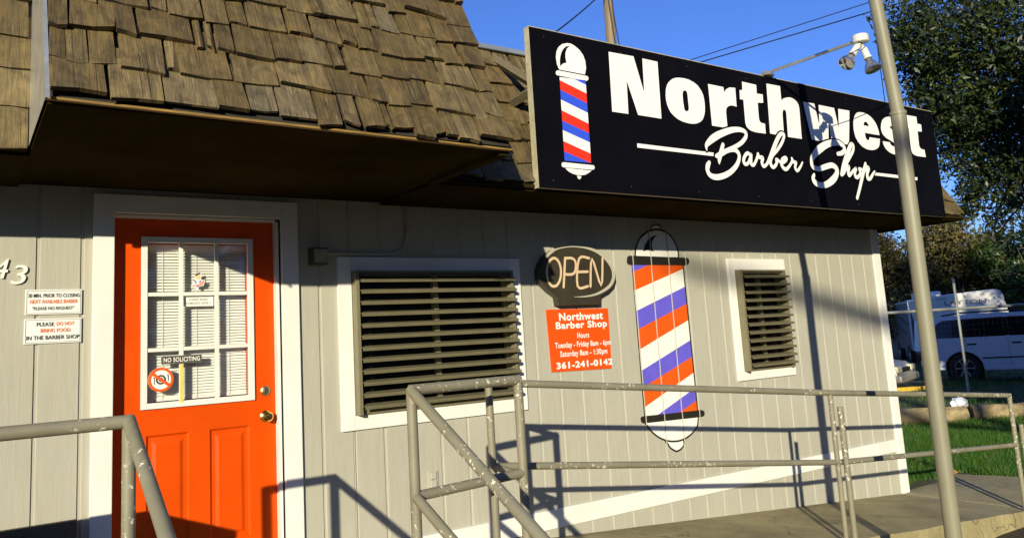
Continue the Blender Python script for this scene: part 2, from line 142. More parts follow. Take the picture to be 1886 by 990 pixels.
def concrete(name,col):
    m,nt,b=nodes(name)
    s=noise(nt,1.6,8,.68); f=noise(nt,26,6,.7)
    c=ramp(nt,s,[(.36,sc3(col,.36)),(.48,sc3(col,.82)),(.64,sc3(col,1.25))])
    c=mix(nt,.4,c,ramp(nt,f,[(.3,sc3(col,.6)),(.7,sc3(col,1.25))]))
    vo=nt.nodes.new('ShaderNodeTexVoronoi'); vo.feature='DISTANCE_TO_EDGE'; vo.inputs['Scale'].default_value=.55
    vm=nt.nodes.new('ShaderNodeVectorMath'); vm.operation='MULTIPLY_ADD'; nz=nt.nodes.new('ShaderNodeTexNoise'); nz.inputs['Scale'].default_value=3.5; nz.inputs['Detail'].default_value=6
    tcv=mapped(nt,1.); nt.links.new(tcv,nz.inputs['Vector']); nt.links.new(nz.outputs['Color'],vm.inputs[0]); vm.inputs[1].default_value=(.35,.35,.35); nt.links.new(tcv,vm.inputs[2]); nt.links.new(vm.outputs[0],vo.inputs['Vector'])
    c=mix(nt,ramp(nt,vo.outputs['Distance'],[(.0008,(.8,.8,.8)),(.0028,(0,0,0))]),c,sc3(col,.18))
    nt.links.new(c,b.inputs['Base Color']); b.inputs['Roughness'].default_value=.85
    n1=bump(nt,b,f,.4,.006); bump(nt,b,noise(nt,130,3,.7),.35,.003,n1); return m
MT['conc']=concrete('old_concrete',(.36,.305,.15))
MT['kerbface']=concrete('worn_slab_edge',(.2,.155,.055))
MT['asph']=concrete('asphalt',(.05,.04,.02))
MT['dirt']=None
def ground():
    m,nt,b=nodes('dirt_and_grass')
    s=noise(nt,.9,7,.7); f=noise(nt,14,6,.7)
    c=ramp(nt,s,[(.36,(.11,.08,.035)),(.47,(.075,.075,.022)),(.56,(.035,.075,.012)),(.7,(.05,.085,.015))])
    c=mix(nt,.5,c,ramp(nt,f,[(.3,(.03,.03,.01)),(.7,(.13,.11,.045))]))
    nt.links.new(c,b.inputs['Base Color']); b.inputs['Roughness'].default_value=.95
    bump(nt,b,f,.8,.03); return m
MT['dirt']=ground()
def leafmat(name,stops,trans=.25,rough=.45):
    m,nt,b=nodes(name)
    gi=nt.nodes.new('ShaderNodeNewGeometry')
    c=ramp(nt,gi.outputs['Random Per Island'],stops)
    nt.links.new(c,b.inputs['Base Color']); b.inputs['Roughness'].default_value=rough
    out=nt.nodes['Material Output']; t=nt.nodes.new('ShaderNodeBsdfTranslucent'); ms=nt.nodes.new('ShaderNodeMixShader')
    nt.links.new(c,t.inputs['Color']); ms.inputs[0].default_value=trans
    nt.links.new(b.outputs[0],ms.inputs[1]); nt.links.new(t.outputs[0],ms.inputs[2]); nt.links.new(ms.outputs[0],out.inputs['Surface'])
    return m
MT['oak']=leafmat('oak_leaf',[(0,(.012,.02,.006)),(.5,(.022,.036,.008)),(.85,(.04,.06,.012)),(1,(.10,.125,.03))],.12)
MT['scrub']=leafmat('scrub_leaf',[(0,(.06,.052,.012)),(.4,(.10,.086,.02)),(.8,(.155,.125,.035)),(1,(.24,.19,.075))],.15,.6)
MT['green']=leafmat('green_leaf',[(0,(.02,.045,.008)),(.6,(.04,.085,.014)),(1,(.075,.13,.025))],.2)
MT['grass']=leafmat('grass_blade',[(0,(.022,.085,.005)),(.5,(.045,.15,.007)),(.85,(.085,.21,.014)),(1,(.20,.20,.05))],.3,.5)
MT['bark']=mat('bark',(.10,.085,.06),.9,0,.35,9,.8,20,.03,.3,(1,1,.25))
MT['twig']=mat('dry_twig',(.26,.23,.17),.85,0,.2,9,.2)
MT['woodpole']=mat('creosote_pole',(.25,.19,.115),.85,0,.35,3,.5,14,.02,.3,(4,4,.3))
MT['rustwire']=mat('rusty_wire',(.05,.045,.035),.8,0,.2,9,0)
MT['wire']=mat('wire_black',(.012,.012,.016),.6,0,.1,9,0)
MT['galv']=mat('galvanised_pipe',(.42,.43,.38),.4,.6,.15,12,.1)
MT['timber']=mat('landscape_timber',(.30,.235,.125),.85,0,.45,3,.7,12,.03,.3,(.6,3,3))
MT['suvp']=mat('white_car_paint',(.62,.64,.72),.25,0,.03,3,0)
MT['glass']=mat('dark_glass',(.006,.006,.008),.08,0,.1,3,0)
MT['wglass']=mat('grimy_dark_glass',(.008,.007,.006),.25,0,.3,5,0,spec=.2)
MT['rubber']=mat('tyre_rubber',(.012,.012,.012),.8,0,.2,30,.2)
MT['alloy']=mat('alloy_wheel',(.42,.42,.42),.35,.8,.1,9,0)
MT['trim']=mat('black_trim',(.02,.02,.022),.55,0,.1,9,0)
MT['silver']=mat('silver_car_paint',(.42,.40,.34),.3,.3,.05,5,0)
MT['lens']=mat('headlight_lens',(.75,.72,.5),.1,0,.1,20,0)
MT['redlens']=mat('tail_lens',(.35,.01,.01),.2,0,.1,20,0)
MT['rv']=mat('trailer_white',(.84,.83,.77),.4,0,.04,2,.03,20)
MT['rvgrey']=mat('camper_shade_and_stripe_grey',(.10,.10,.105),.5,0,.08,2,.03,20)  # dark grey holds the shade on the camper; also the trailer stripe
MT['rvtext']=mat('faded_lettering',(.10,.11,.12),.6,0,.3,6,0)
MT['kerb']=mat('yellow_kerb_paint',(.62,.38,.03),.7,0,.2,9,.1)
MT['bag']=mat('plastic_bag',(.68,.72,.78),.35,0,.05,9,.4,14,.02)
MT['lampw']=mat('fixture_white',(.66,.65,.58),.4,0,.06,12,.02)
MT['lampg']=mat('reflector_glass',(.55,.57,.6),.12,.85,.08,9,0)
MT['frost']=mat('frosted_glass',(.34,.31,.22),.5,0,.3,40,.2,50)
MT['skin']=mat('decal_skin',(.75,.58,.33),.5,0,.02,9,0)
MT['hair']=mat('decal_black',(.04,.04,.045),.5,0,.02,9,0)
MT['purple']=mat('decal_purple',(.30,.22,.55),.5,0,.05,9,0)
MT['pink']=mat('decal_red',(.8,.28,.22),.5,0,.05,9,0)
MT['leafdry']=mat('dry_leaf',(.45,.27,.05),.7,0,.2,30,.2)
# ---------------------------------------------------------------- mesh helpers
class MB:
    def __init__(s): s.v=[]; s.f=[]
    def add(s,vs,fs):
        o=len(s.v); s.v+= [tuple(q) for q in vs]; s.f+=[tuple(o+i for i in f) for f in fs]; return s
    def box(s,a,b,R=None,at=None):
        x0,y0,z0=a; x1,y1,z1=b
        vs=[(x0,y0,z0),(x1,y0,z0),(x1,y1,z0),(x0,y1,z0),(x0,y0,z1),(x1,y0,z1),(x1,y1,z1),(x0,y1,z1)]
        if R is not None: vs=[tuple(R@Vector(q)+Vector(at)) for q in vs]
        return s.add(vs,[(0,3,2,1),(4,5,6,7),(0,1,5,4),(1,2,6,5),(2,3,7,6),(3,0,4,7)])
    def tube(s,pts,r,n=10,cap=True):
        pts=[Vector(q) for q in pts]; rs=r if hasattr(r,'__len__') else [r]*len(pts)
        o=len(s.v); up=None
        for i,q in enumerate(pts):
            t=(pts[min(i+1,len(pts)-1)]-pts[max(i-1,0)]).normalized()
            if up is None:
                up=Vector((0,0,1)) if abs(t.z)<.9 else Vector((1,0,0))
            a=t.cross(up)
            if a.length<1e-5: a=t.cross(Vector((0,1,0)))
            a.normalize(); b=a.cross(t); 
            for k in range(n):
                th=2*math.pi*k/n; w=q+rs[i]*(math.cos(th)*a+math.sin(th)*b); s.v.append(tuple(w))
            up=b if False else up
        for i in range(len(pts)-1):
            for k in range(n):
                k2=(k+1)%n; s.f.append((o+i*n+k,o+(i+1)*n+k,o+(i+1)*n+k2,o+i*n+k2))
        if cap:
            s.f.append(tuple(o+k for k in range(n))); s.f.append(tuple(o+(len(pts)-1)*n+n-1-k for k in range(n)))
        return s
    def prism(s,poly,y0,y1,axis='y'):
        """poly list of 2D, extruded between y0 and y1 along axis (y: (x,z) poly; x: (y,z) poly; z: (x,y))"""
        def P(q,h): return {'y':(q[0],h,q[1]),'x':(h,q[0],q[1]),'z':(q[0],q[1],h)}[axis]
        n=len(poly); o=len(s.v)
        s.v+=[P(q,y0) for q in poly]+[P(q,y1) for q in poly]
        tris=geometry.tessellate_polygon([[Vector((q[0],q[1],0)) for q in poly]])
        for t in tris:
            s.f.append((o+t[0],o+t[1],o+t[2])); s.f.append((o+n+t[2],o+n+t[1],o+n+t[0]))
        for i in range(n):
            j=(i+1)%n; s.f.append((o+i,o+j,o+n+j,o+n+i))
        return s
    def sheet(s,outer,holes,y):
        loops=[[Vector((q[0],q[1],0)) for q in outer]]+[[Vector((q[0],q[1],0)) for q in h] for h in holes]
        allp=[q for l in loops for q in l]; o=len(s.v); s.v+=[(q.x,y,q.y) for q in allp]
        for t in geometry.tessellate_polygon(loops):
            a,b,c=(allp[i] for i in t)
            cr=(b.x-a.x)*(c.y-a.y)-(b.y-a.y)*(c.x-a.x)
            s.f.append(tuple(o+i for i in (t if cr>0 else t[::-1])))
        return s
    def ribbon(s,pts,y,grow=0,sub=6,dy=4e-5,closed=False):
        P=[np.array(q,float) for q in pts]; S=[]
        n=len(P)
        if n==2: S=[P[0],P[1]]
        else:
            for i in range(n-1):
                p0,p1,p2,p3=P[max(i-1,0)],P[i],P[i+1],P[min(i+2,n-1)]
                for k in range(sub):
                    t=k/sub; S.append(.5*((2*p1)+(-p0+p2)*t+(2*p0-5*p1+4*p2-p3)*t*t+(-p0+3*p1-3*p2+p3)*t**3))
            S.append(P[-1])
        L=[];Rr=[]
        for i,q in enumerate(S):
            t=S[min(i+1,len(S)-1)][:2]-S[max(i-1,0)][:2]; t/=max(1e-9,np.hypot(*t)); nn=np.array([-t[1],t[0]])
            w=max(q[2],.001)/2+grow; L.append(q[:2]+nn*w); Rr.append(q[:2]-nn*w)
        for i in range(len(S)-1):
            yy=y-i*dy
            s.add([(Rr[i][0],yy,Rr[i][1]),(Rr[i+1][0],yy,Rr[i+1][1]),(L[i+1][0],yy,L[i+1][1]),(L[i][0],yy,L[i][1])],[(0,1,2,3)])
        for (q,q2,i) in ((S[0],S[1],0),(S[-1],S[-2],len(S)-1)):
            t=q[:2]-q2[:2]; t/=max(1e-9,np.hypot(*t)); a0=math.atan2(t[1],t[0]); w=max(q[2],.001)/2+grow
            s.add([(q[0]+w*math.cos(a0+a),y-i*dy-1e-5,q[1]+w*math.sin(a0+a)) for a in np.linspace(-math.pi/2,math.pi/2,9)],[tuple(range(9))])
        return s
    def lathe(s,prof,n=20,M=None):
        """prof (r,h) along local z"""
        o=len(s.v)
        for r,h in prof:
            for k in range(n):
                a=2*math.pi*k/n; q=Vector((r*math.cos(a),r*math.sin(a),h)); s.v.append(tuple(M@q if M else q))
        for i in range(len(prof)-1):
            for k in range(n):
                k2=(k+1)%n; s.f.append((o+i*n+k,o+i*n+k2,o+(i+1)*n+k2,o+(i+1)*n+k))
        return s
    def build(s,name,m,parent=None,smooth=False,bevel=0,loc=None):
        me=bpy.data.meshes.new(name); me.from_pydata(s.v,[],s.f); me.materials.append(m)
        if getattr(s,'mi',None):
            me.materials.append(MT['endgrain']); me.polygons.foreach_set('material_index',[1 if i in s.mi else 0 for i in range(len(s.f))])
        bm=bmesh.new(); bm.from_mesh(me)
        if not getattr(s,'keep',False): bmesh.ops.recalc_face_normals(bm,faces=bm.faces)
        bm.to_mesh(me); bm.free()
        if smooth:
            me.shade_smooth() if hasattr(me,'shade_smooth') else None
            for p in me.polygons: p.use_smooth=True
            try: me.set_sharp_from_angle(angle=rad(40))
            except Exception: pass
        o=bpy.data.objects.new(name,me); COL.objects.link(o)
        if parent is not None:
            o.parent=parent; o.matrix_parent_inverse=parent.matrix_world.inverted() if False else Matrix.Translation(-parent.location) if parent.rotation_euler.z==0 else Matrix()
        if bevel:
            b=o.modifiers.new('bevel','BEVEL'); b.width=bevel; b.segments=2; b.limit_method='ANGLE'
        return o
def sub(parent_obj,mb,name,m,**k):
    o=mb.build(name,m,None,**k); o.parent=parent_obj
    o.matrix_parent_inverse=Matrix(); return o
def pieces(mb):
    """split an MB into its connected pieces"""
    par=list(range(len(mb.v)))
    def find(i):
        while par[i]!=i: par[i]=par[par[i]]; i=par[i]
        return i
    for f in mb.f:
        a=find(f[0])
        for q in f[1:]: par[find(q)]=a
    groups={}
    for f in mb.f: groups.setdefault(find(f[0]),[]).append(f)
    out=[]
    for fs in groups.values():
        ids=sorted({i for f in fs for i in f}); mp={i:k for k,i in enumerate(ids)}
        n=MB(); n.v=[mb.v[i] for i in ids]; n.f=[tuple(mp[i] for i in f) for f in fs]
        if getattr(mb,'keep',False): n.keep=True
        out.append(n)
    return out
def tag(o,label,cat,group=None):
    o['label']=label; o['category']=cat
    if group: o['group']=group
    return o
def thing(name,label,cat,loc=(0,0,0),rz=0,group=None):
    o=bpy.data.objects.new(name,None); COL.objects.link(o); o.location=loc; o.rotation_euler=(0,0,rz)
    o.empty_display_size=.1; return tag(o,label,cat,group)
def struct(o): o['kind']='structure'; return o
def whole(mb,name,m,label,cat,group=None,**k): return tag(mb.build(name,m,None,**k),label,cat,group)
dg=None
def text(s,cx,cz,w,h,y,bold=0.,mb=None):
    cu=bpy.data.curves.new('txt','FONT'); cu.body=s; cu.size=1; cu.offset=bold; cu.space_character=1.0+bold*3; cu.resolution_u=4
    o=bpy.data.objects.new('txt',cu); COL.objects.link(o)
    me=bpy.data.meshes.new_from_object(o.evaluated_get(bpy.context.evaluated_depsgraph_get()))
    v=np.array([q.co[:] for q in me.vertices]); f=[tuple(p.vertices) for p in me.polygons]
    bpy.data.objects.remove(o); bpy.data.curves.remove(cu); bpy.data.meshes.remove(me)
    lo,hi=v.min(0),v.max(0)
    x=cx+((v[:,0]-lo[0])/(hi[0]-lo[0])-.5)*w; z=cz+((v[:,1]-lo[1])/(hi[1]-lo[1])-.5)*h
    mb=mb or MB(); mb.add([(a,y,b) for a,b in zip(x,z)],f); mb.keep=True; return mb
# ---------------------------------------------------------------- camera, sun, sky
cam=bpy.data.cameras.new('camera'); co=bpy.data.objects.new('camera',cam); COL.objects.link(co)
r,u,f=[Vector(q) for q in T['camR']]
co.matrix_world=Matrix(((r.x,u.x,-f.x,0),(r.y,u.y,-f.y,-T['D']),(r.z,u.z,-f.z,1.75),(0,0,0,1)))
cam.sensor_fit='HORIZONTAL'; cam.sensor_width=36; cam.lens=T['cam'][0]/1886*36; cam.shift_y=-(495-413)/1886; cam.clip_end=2000; cam.clip_start=.05
sc.camera=co
AZ,EL=rad(42.5),rad(14.9)
sd=Vector((math.sin(AZ)*math.cos(EL),math.cos(AZ)*math.cos(EL),-math.sin(EL)))
sl=bpy.data.lights.new('sun','SUN'); sl.energy=5.0; sl.angle=rad(.5); sl.color=(1,.91,.68)
so=bpy.data.objects.new('sun',sl); COL.objects.link(so); so.rotation_euler=sd.to_track_quat('-Z','Y').to_euler()
w=bpy.data.worlds.new('World'); sc.world=w; w.use_nodes=True
nt=w.node_tree; bg=nt.nodes['Background']; sky=nt.nodes.new('ShaderNodeTexSky'); sky.sky_type='NISHITA'; sky.sun_disc=False
sky.sun_elevation=EL; sky.sun_rotation=rad(180+42.5); sky.air_density=1.0; sky.dust_density=0.2; sky.ozone_density=3.0; sky.altitude=0
tint=mix(nt,1.,sky.outputs[0],(.55,.77,1.40),'MULTIPLY'); nt.links.new(tint,bg.inputs[0]); bg.inputs[1].default_value=.11
vs=sc.view_settings; vs.view_transform='Standard'; vs.look='None'; vs.exposure=.25; vs.gamma=1; vs.use_curve_mapping=False
sc.render.engine='CYCLES'; sc.cycles.max_bounces=6; sc.cycles.use_denoising=True
# ---------------------------------------------------------------- ground
def plane(x0,y0,x1,y1,z): return MB().add([(x0,y0,z),(x1,y0,z),(x1,y1,z),(x0,y1,z)],[(0,1,2,3)])
g=MB(); 
g.add([(-600,-600,-.16),(900,-600,-.16),(900,900,-.16),(-600,900,-.16)],[(0,1,2,3)])
struct(g.build('ground',MT['dirt']))
struct(plane(-60,-60,60,-1.0,-.1).build('parking_lot',MT['asph']))
# soil shelf behind the building and to its right, level with the pavement
m=MB(); n=60
def hgt(x,y): return .012*math.sin(x*1.7+y)+.015*math.sin(y*2.3-x*.6)-.02
xs=np.concatenate([np.linspace(8.02,26,55),np.linspace(27,120,16)]); ys=np.concatenate([np.linspace(.02,14,40),np.linspace(15,120,12)])
V=[(x,y,hgt(x,y)) for y in ys for x in xs]; F=[(j*len(xs)+i,j*len(xs)+i+1,(j+1)*len(xs)+i+1,(j+1)*len(xs)+i) for j in range(len(ys)-1) for i in range(len(xs)-1)]
m.add(V,F)
xs2=np.concatenate([np.linspace(9.42,26,45),np.linspace(27,120,16)]); ys2=np.linspace(-1.15,.02,5)
V=[(x,y,hgt(x,y)) for y in ys2 for x in xs2]; F=[(j*len(xs2)+i,j*len(xs2)+i+1,(j+1)*len(xs2)+i+1,(j+1)*len(xs2)+i) for j in range(len(ys2)-1) for i in range(len(xs2)-1)]
m.add(V,F); m.add([(9.42,-1.15,-.2),(120,-1.15,-.2),(120,-1.15,-.02),(9.42,-1.15,-.02)],[(0,1,2,3)])
struct(m.build('lawn_soil',MT['dirt'],smooth=True))
# grass blades
def blades(n,xr,yr,h,wd,reject=None):
    x=rng.uniform(*xr,n); y=rng.uniform(*yr,n)
    if reject is not None: k=~reject(x,y); x,y=x[k],y[k]
    n=len(x); a=rng.uniform(0,2*np.pi,n); hh=h*rng.uniform(.5,1.25,n); ww=wd*rng.uniform(.7,1.3,n); le=rng.uniform(.1,.8,n)*hh; la=rng.uniform(0,2*np.pi,n)
    z=.012*np.sin(x*1.7+y)+.015*np.sin(y*2.3-x*.6)-.025
    b0=np.stack([x-np.cos(a)*ww,y-np.sin(a)*ww,z],1); b1=np.stack([x+np.cos(a)*ww,y+np.sin(a)*ww,z],1)
    t=np.stack([x+np.cos(la)*le,y+np.sin(la)*le,z+hh],1)
    return np.stack([b0,b1,t],1)
def fastmesh(name,arr,m):
    n,k,_=arr.shape; me=bpy.data.meshes.new(name); me.vertices.add(n*k); me.vertices.foreach_set('co',arr.reshape(-1).astype(np.float32))
    me.loops.add(n*k); me.loops.foreach_set('vertex_index',np.arange(n*k,dtype=np.int32)); me.polygons.add(n)
    me.polygons.foreach_set('loop_start',np.arange(0,n*k,k,dtype=np.int32)); me.polygons.foreach_set('loop_total',np.full(n,k,dtype=np.int32))
    me.update(calc_edges=True); me.materials.append(m); o=bpy.data.objects.new(name,me); COL.objects.link(o); return o
rej=lambda x,y: ((x<9.4)&(y<.15+.05*np.sin(x*9)))|(x<8.07)|((y<-1.15))|((x<9.45)&(y<.2-(x-9.0)*1.6)&(x>9.0))
def abovetimber(x,y):  # keep the lawn on the near side of the timbers
    return (y-3.0)>-(x-13.2)*.85
gr=np.concatenate([blades(95000,(8.05,12.5),(-1.15,3.4),.085,.0035,lambda x,y: rej(x,y)|abovetimber(x,y)),
  blades(45000,(11,17),(-1.15,4.6),.09,.005,lambda x,y: rej(x,y)|abovetimber(x,y))])
o=fastmesh('lawn_grass',gr,MT['grass']); o['label']='bright green lawn grass'; o['kind']='stuff'
x=rng.uniform(12.5,30,60000); 
gr=blades(42000,(12.5,34),(-1,16),.10,.008,lambda x,y: (~abovetimber(x,y))|(np.sin(x*1.3+1)*np.sin(y*1.1)+.5*np.sin(x*3.1+y*2)<.05))
o=fastmesh('rough_grass',gr,MT['grass']); o['kind']='stuff'
# pavement, ramp, landing
zr=lambda x: .67-.0845*x
m=MB(); m.prism([(7.95,-1.16),(9.42,-1.16),(9.42,-.45),(9.25,.12),(9.0,.2),(8.5,.13),(8.06,.02),(7.95,.02)],-.2,0,'z')
struct(m.build('concrete_walk',MT['conc'],bevel=.012))
m=MB(); xs=np.linspace(2.36,7.944,20); 
V=[];F=[]
for i,x in enumerate(xs):
    e=-1.21+.012*math.sin(x*7)+.008*math.sin(x*17)
    V+=[(x,.0,zr(x)),(x,e,zr(x)),(x,e-.02,-.2),(x,0,-.2)]
for i in range(len(xs)-1):
    a=4*i;b=a+4
    F+=[(a,a+1,b+1,b),(a+1,a+2,b+2,b+1),(a+2,a+3,b+3,b+2),(a+3,a,b,b+3)]
F+=[(0,3,2,1),(len(V)-4,len(V)-3,len(V)-2,len(V)-1)]
m.add(V,F); struct(m.build('concrete_ramp',MT['conc']))
m=MB(); m.box((-3,-1.62,-.2),(2.356,0,.472)); struct(m.build('entrance_landing',MT['conc'],bevel=.012))
m=MB()
for k in range(3): m.box((.45,-1.625-.3*(k+1),-.2),(1.8,-1.623-.3*k,.472-.145*(k+1)))
struct(m.build('front_steps',MT['conc'],bevel=.01))
# ---------------------------------------------------------------- barber shop
shop=thing('barber_shop','grey wood-sided barber shop with cedar shake mansard roof and orange front door','shop')
def part(mb,name,m,**k): return sub(shop,mb,name,m,**k)
GX=T['gx']; P8=.2032; GW=.011; GD=.007
DX0,DX1,DZ=.70,1.60,2.565      # door opening
W1=(2.062,3.29,1.352,2.255); W2=(5.710,6.378,1.362,2.262)
holes=[(DX0-.02,DX1+.02,-1,DZ),W1,W2]
grooves=[GX+P8*k for k in range(-1,31)]+[.558-P8*k for k in range(0,18)]
grooves=sorted(q for q in grooves if -3<q<8.0 and not (.60<q<1.70))
def wallpoints():
    pts=[(-3.2,0)]
    for q in grooves: pts+=[(q-GW,0),(q-GW+.0025,GD),(q+GW-.004,GD),(q+GW,0)]
    pts.append((8.03,0))
    for h in holes:
        for e in h[:2]: pts.append((e,0))
    pts.sort(); return pts
m=MB(); wp=wallpoints()
for (x0,y0),(x1,y1) in zip(wp[:-1],wp[1:]):
    if x1-x0<1e-6: continue
    zs=[(-.2,2.72)]; c=(x0+x1)/2
    for h in holes:
        if h[0]-1e-6<c<h[1]+1e-6:
            nz=[]
            for a,b in zs:
                if h[2]>a: nz.append((a,h[2]))
                if h[3]<b: nz.append((h[3],b))
            zs=nz
    for a,b in zs: m.add([(x0,y0,a),(x1,y1,a),(x1,y1,b),(x0,y0,b)],[(0,1,2,3)])
m.keep=True
# shell: side and rear walls, roof deck
m.add([(8.03,0,-.2),(8.03,7,-.2),(8.03,7,2.72),(8.03,0,2.72)],[(0,1,2,3)])
m.add([(-3.2,7,-.2),(-3.2,0,-.2),(-3.2,0,2.72),(-3.2,7,2.72)],[(0,1,2,3)])
m.add([(8.03,7,-.2),(-3.2,7,-.2),(-3.2,7,2.72),(8.03,7,2.72)],[(0,1,2,3)])
part(m,'siding_wall',MT['siding'])
m=MB(); m.box((7.935,-.022,.0),(8.052,.09,2.69)); part(m,'corner_board',MT['white'],bevel=.003)
m=MB()
m.add([(2.36,-.018,.435),(7.933,-.018,.415),(7.933,-.018,.535),(2.36,-.018,.568),(2.36,.004,.435),(7.933,.004,.415),(7.933,.004,.535),(2.36,.004,.568)],[(0,1,2,3),(4,7,6,5),(0,4,5,1),(3,2,6,7),(0,3,7,4),(1,5,6,2)])
part(m,'skirt_board',MT['white'],bevel=.003)
m=MB(); m.box((-3.2,.03,3.72),(8.2,7,3.76)); m.box((-3.2,.9,2.73),(8.0,.93,3.72)); part(m,'roof_deck',MT['deck'])
# mansards
SL=.45; NS=math.hypot(SL,1)
def shakes(x0,x1,ye,ze,H,exp=.163,hipr=False,SL=SL,seed=1):
    rn=random.Random(seed); m=MB(); m.mi=set(); NS=math.hypot(SL,1); L=H*NS; uy,uz=SL/NS,1/NS; ny,nz=-uz,uy   # outward normal (towards -y, up)
    def P(x,s,n): return (x,ye+uy*s+ny*n,ze+uz*s+nz*n)
    s=0.0; row=0
    while s<L-.02:
        x=x0-rn.uniform(0,.1); xr=x1-(SL*max(0,s)/NS if hipr else 0)
        while x<xr-.015:
            w=rn.choice([.045,.07,.1,.11,.13,.15,.17,.19,.22])*rn.uniform(.85,1.15)
            if xr-(x+w)<.05: w=xr-x+.004
            a=max(x,x0); b=min(x+w,xr)
            if b-a>.02:
                j=rn.gauss(0,.010); th=rn.uniform(.011,.025); ln=min(exp+.09+rn.uniform(0,.02),L-s+.03)
                k1,k2=rn.gauss(0,.005),rn.gauss(0,.005); g=rn.choice([.001,.002,.003,.005,.007,.010]); sk=rn.gauss(0,.006); lift=rn.uniform(0,.009); cup=rn.gauss(0,.004)
                mid=(a+b)/2; base=.014+lift
                xs=[a+g,mid,b-g]; k1+=rn.choice([0,0,0,.02,-.012]); so=[s+j+k1,s+j+(k1+k2)/2+rn.gauss(0,.004),s+j+k2]; no=[0,cup,rn.gauss(0,.003)]
                vs=[]
                xs=[a+g+rn.gauss(0,.002),mid,b-g+rn.gauss(0,.002)]
                for xx,ss,nn in zip(xs,so,no): vs+=[P(xx,ss,base+nn),P(xx,ss,base+th+nn),P(xx+sk,s+ln,.004+th*.25),P(xx+sk,s+ln,.001)]
                fs=[]
                for q in (0,4): fs+=[(q,q+4,q+5,q+1),(q+1,q+5,q+6,q+2),(q+3,q+2,q+6,q+7),(q,q+3,q+7,q+4)]
                fs+=[(0,1,2,3),(8,11,10,9)]
                k0=len(m.f); m.mi|={k0,k0+3,k0+6,k0+7}; m.add(vs,fs)
            x+=w
        s+=exp; row+=1
    return m
HT=1.05
def shear(mb):
    mb.v=[(x,y,z+.016*(2.29-x)/2.03) for x,y,z in mb.v]; return mb
part(shakes(-3.2,.252,-.755,2.728,HT,SL=.0,seed=3),'mansard_shingles',MT['shake']); part(shakes(2.25,8.46,-.73,2.728,HT,hipr=True,seed=5),'mansard_shingles',MT['shake'])
m=shear(shakes(.258,2.29,-1.53,2.722,1.09,seed=11)); part(m,'canopy_shingles',MT['shake'])
# backing of the roof slopes
m=MB()
def slope(x0,x1,ye,ze,H,xh=0,SL=SL): m.add([(x0,ye,ze),(x1,ye,ze),(x1-xh,ye+SL*H,ze+H),(x0,ye+SL*H,ze+H)],[(0,1,2,3)])
slope(-3.2,.255,-.754,2.728,HT,0,.0); slope(.256,8.455,-.729,2.728,HT,.47); slope(.26,2.285,-1.529,2.72,1.10)
m.add([(8.455,-.729,2.705),(8.455,7,2.705),(7.975,7,3.78),(7.975,-.245,3.78)],[(0,1,2,3)])
m.add([(2.285,-1.529,2.70),(2.285,-.72,2.70),(2.285,-.25,3.79),(2.285,-1.034,3.80)],[(0,1,2,3)])
m.add([(.26,-1.034,3.80),(2.285,-1.034,3.80),(2.285,-.2,3.80),(.26,-.2,3.80)],[(0,1,2,3)])
part(m,'roof_sheathing',MT['deck'])
m=MB(); m.add([(.25,-1.55,2.715),(.25,-.70,2.715),(.25,-.70,3.83),(.25,-1.055,3.83)],[(0,1,2,3)])
m.box((.2475,-1.575,0),(.262,-1.568,1.2)); m.v[-8:]=[(x,y+.45*z,2.71+z*.95) for x,y,z in m.v[-8:]]
part(m,'canopy_flashing',MT['flash'])
m=MB(); m.box((-3.2,-.78,3.78),(.24,-.10,3.815)); m.box((2.30,-.30,3.78),(7.98,-.10,3.815)); [part(q_,'parapet_cap',MT['cap'],bevel=.004) for q_ in pieces(m)]
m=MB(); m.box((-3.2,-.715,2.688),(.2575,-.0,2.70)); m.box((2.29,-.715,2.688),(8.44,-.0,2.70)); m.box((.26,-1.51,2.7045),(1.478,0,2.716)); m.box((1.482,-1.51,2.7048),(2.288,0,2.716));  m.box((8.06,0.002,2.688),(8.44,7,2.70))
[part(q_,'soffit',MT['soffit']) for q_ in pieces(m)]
m=shear(MB().box((.252,-1.540,2.698),(2.295,-1.512,2.709))); part(m,'canopy_starter_board',MT['fasc'],bevel=.002)
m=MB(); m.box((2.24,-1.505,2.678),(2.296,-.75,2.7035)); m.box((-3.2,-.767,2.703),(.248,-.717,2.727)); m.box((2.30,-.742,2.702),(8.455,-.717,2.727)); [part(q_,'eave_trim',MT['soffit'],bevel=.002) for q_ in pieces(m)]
# door
def ring(m,x0,x1,z0,z1,w,y0,y1,sides='lrtb'):
    if 'l' in sides: m.box((x0,y0,z0),(x0+w,y1,z1))
    if 'r' in sides: m.box((x1-w,y0,z0),(x1,y1,z1))
    if 't' in sides: m.box((x0+w,y0,z1-w),(x1-w,y1,z1))
    if 'b' in sides: m.box((x0+w,y0,z0),(x1-w,y1,z0+w))
    return m
m=MB(); ring(m,.606,1.725,.45,2.672,.102,-.024,.004,'lrt'); part(m,'door_trim',MT['white'],bevel=.003)
m=MB(); m.box((.690,-.0,.45),(.708,.13,2.57)); m.box((1.592,-.0,.45),(1.61,.13,2.57)); m.box((.69,0,2.552),(1.61,.13,2.569)); [part(q_,'door_jamb',MT['white']) for q_ in pieces(m)]
m=MB(); m.box((.6,-.06,.45),(1.72,.13,.535)); part(m,'threshold',MT['dullbrass'],bevel=.004)
lx0,lx1,lz0,lz1=.853,1.468,1.505,2.451
m=MB(); y0,y1=.05,.094
m.box((.710,y0,.54),(lx0+.03,y1,2.55)); m.box((lx1-.03,y0,.54),(1.590,y1,2.55)); m.box((lx0+.03,y0,lz1-.03),(lx1-.03,y1,2.55))
m.box((lx0+.03,y0,1.365),(lx1-.03,y1,lz0+.03)); m.box((lx0+.03,y0,.54),(lx1-.03,y1,.75)); m.box((1.105,y0,.75),(1.215,y1,1.365))
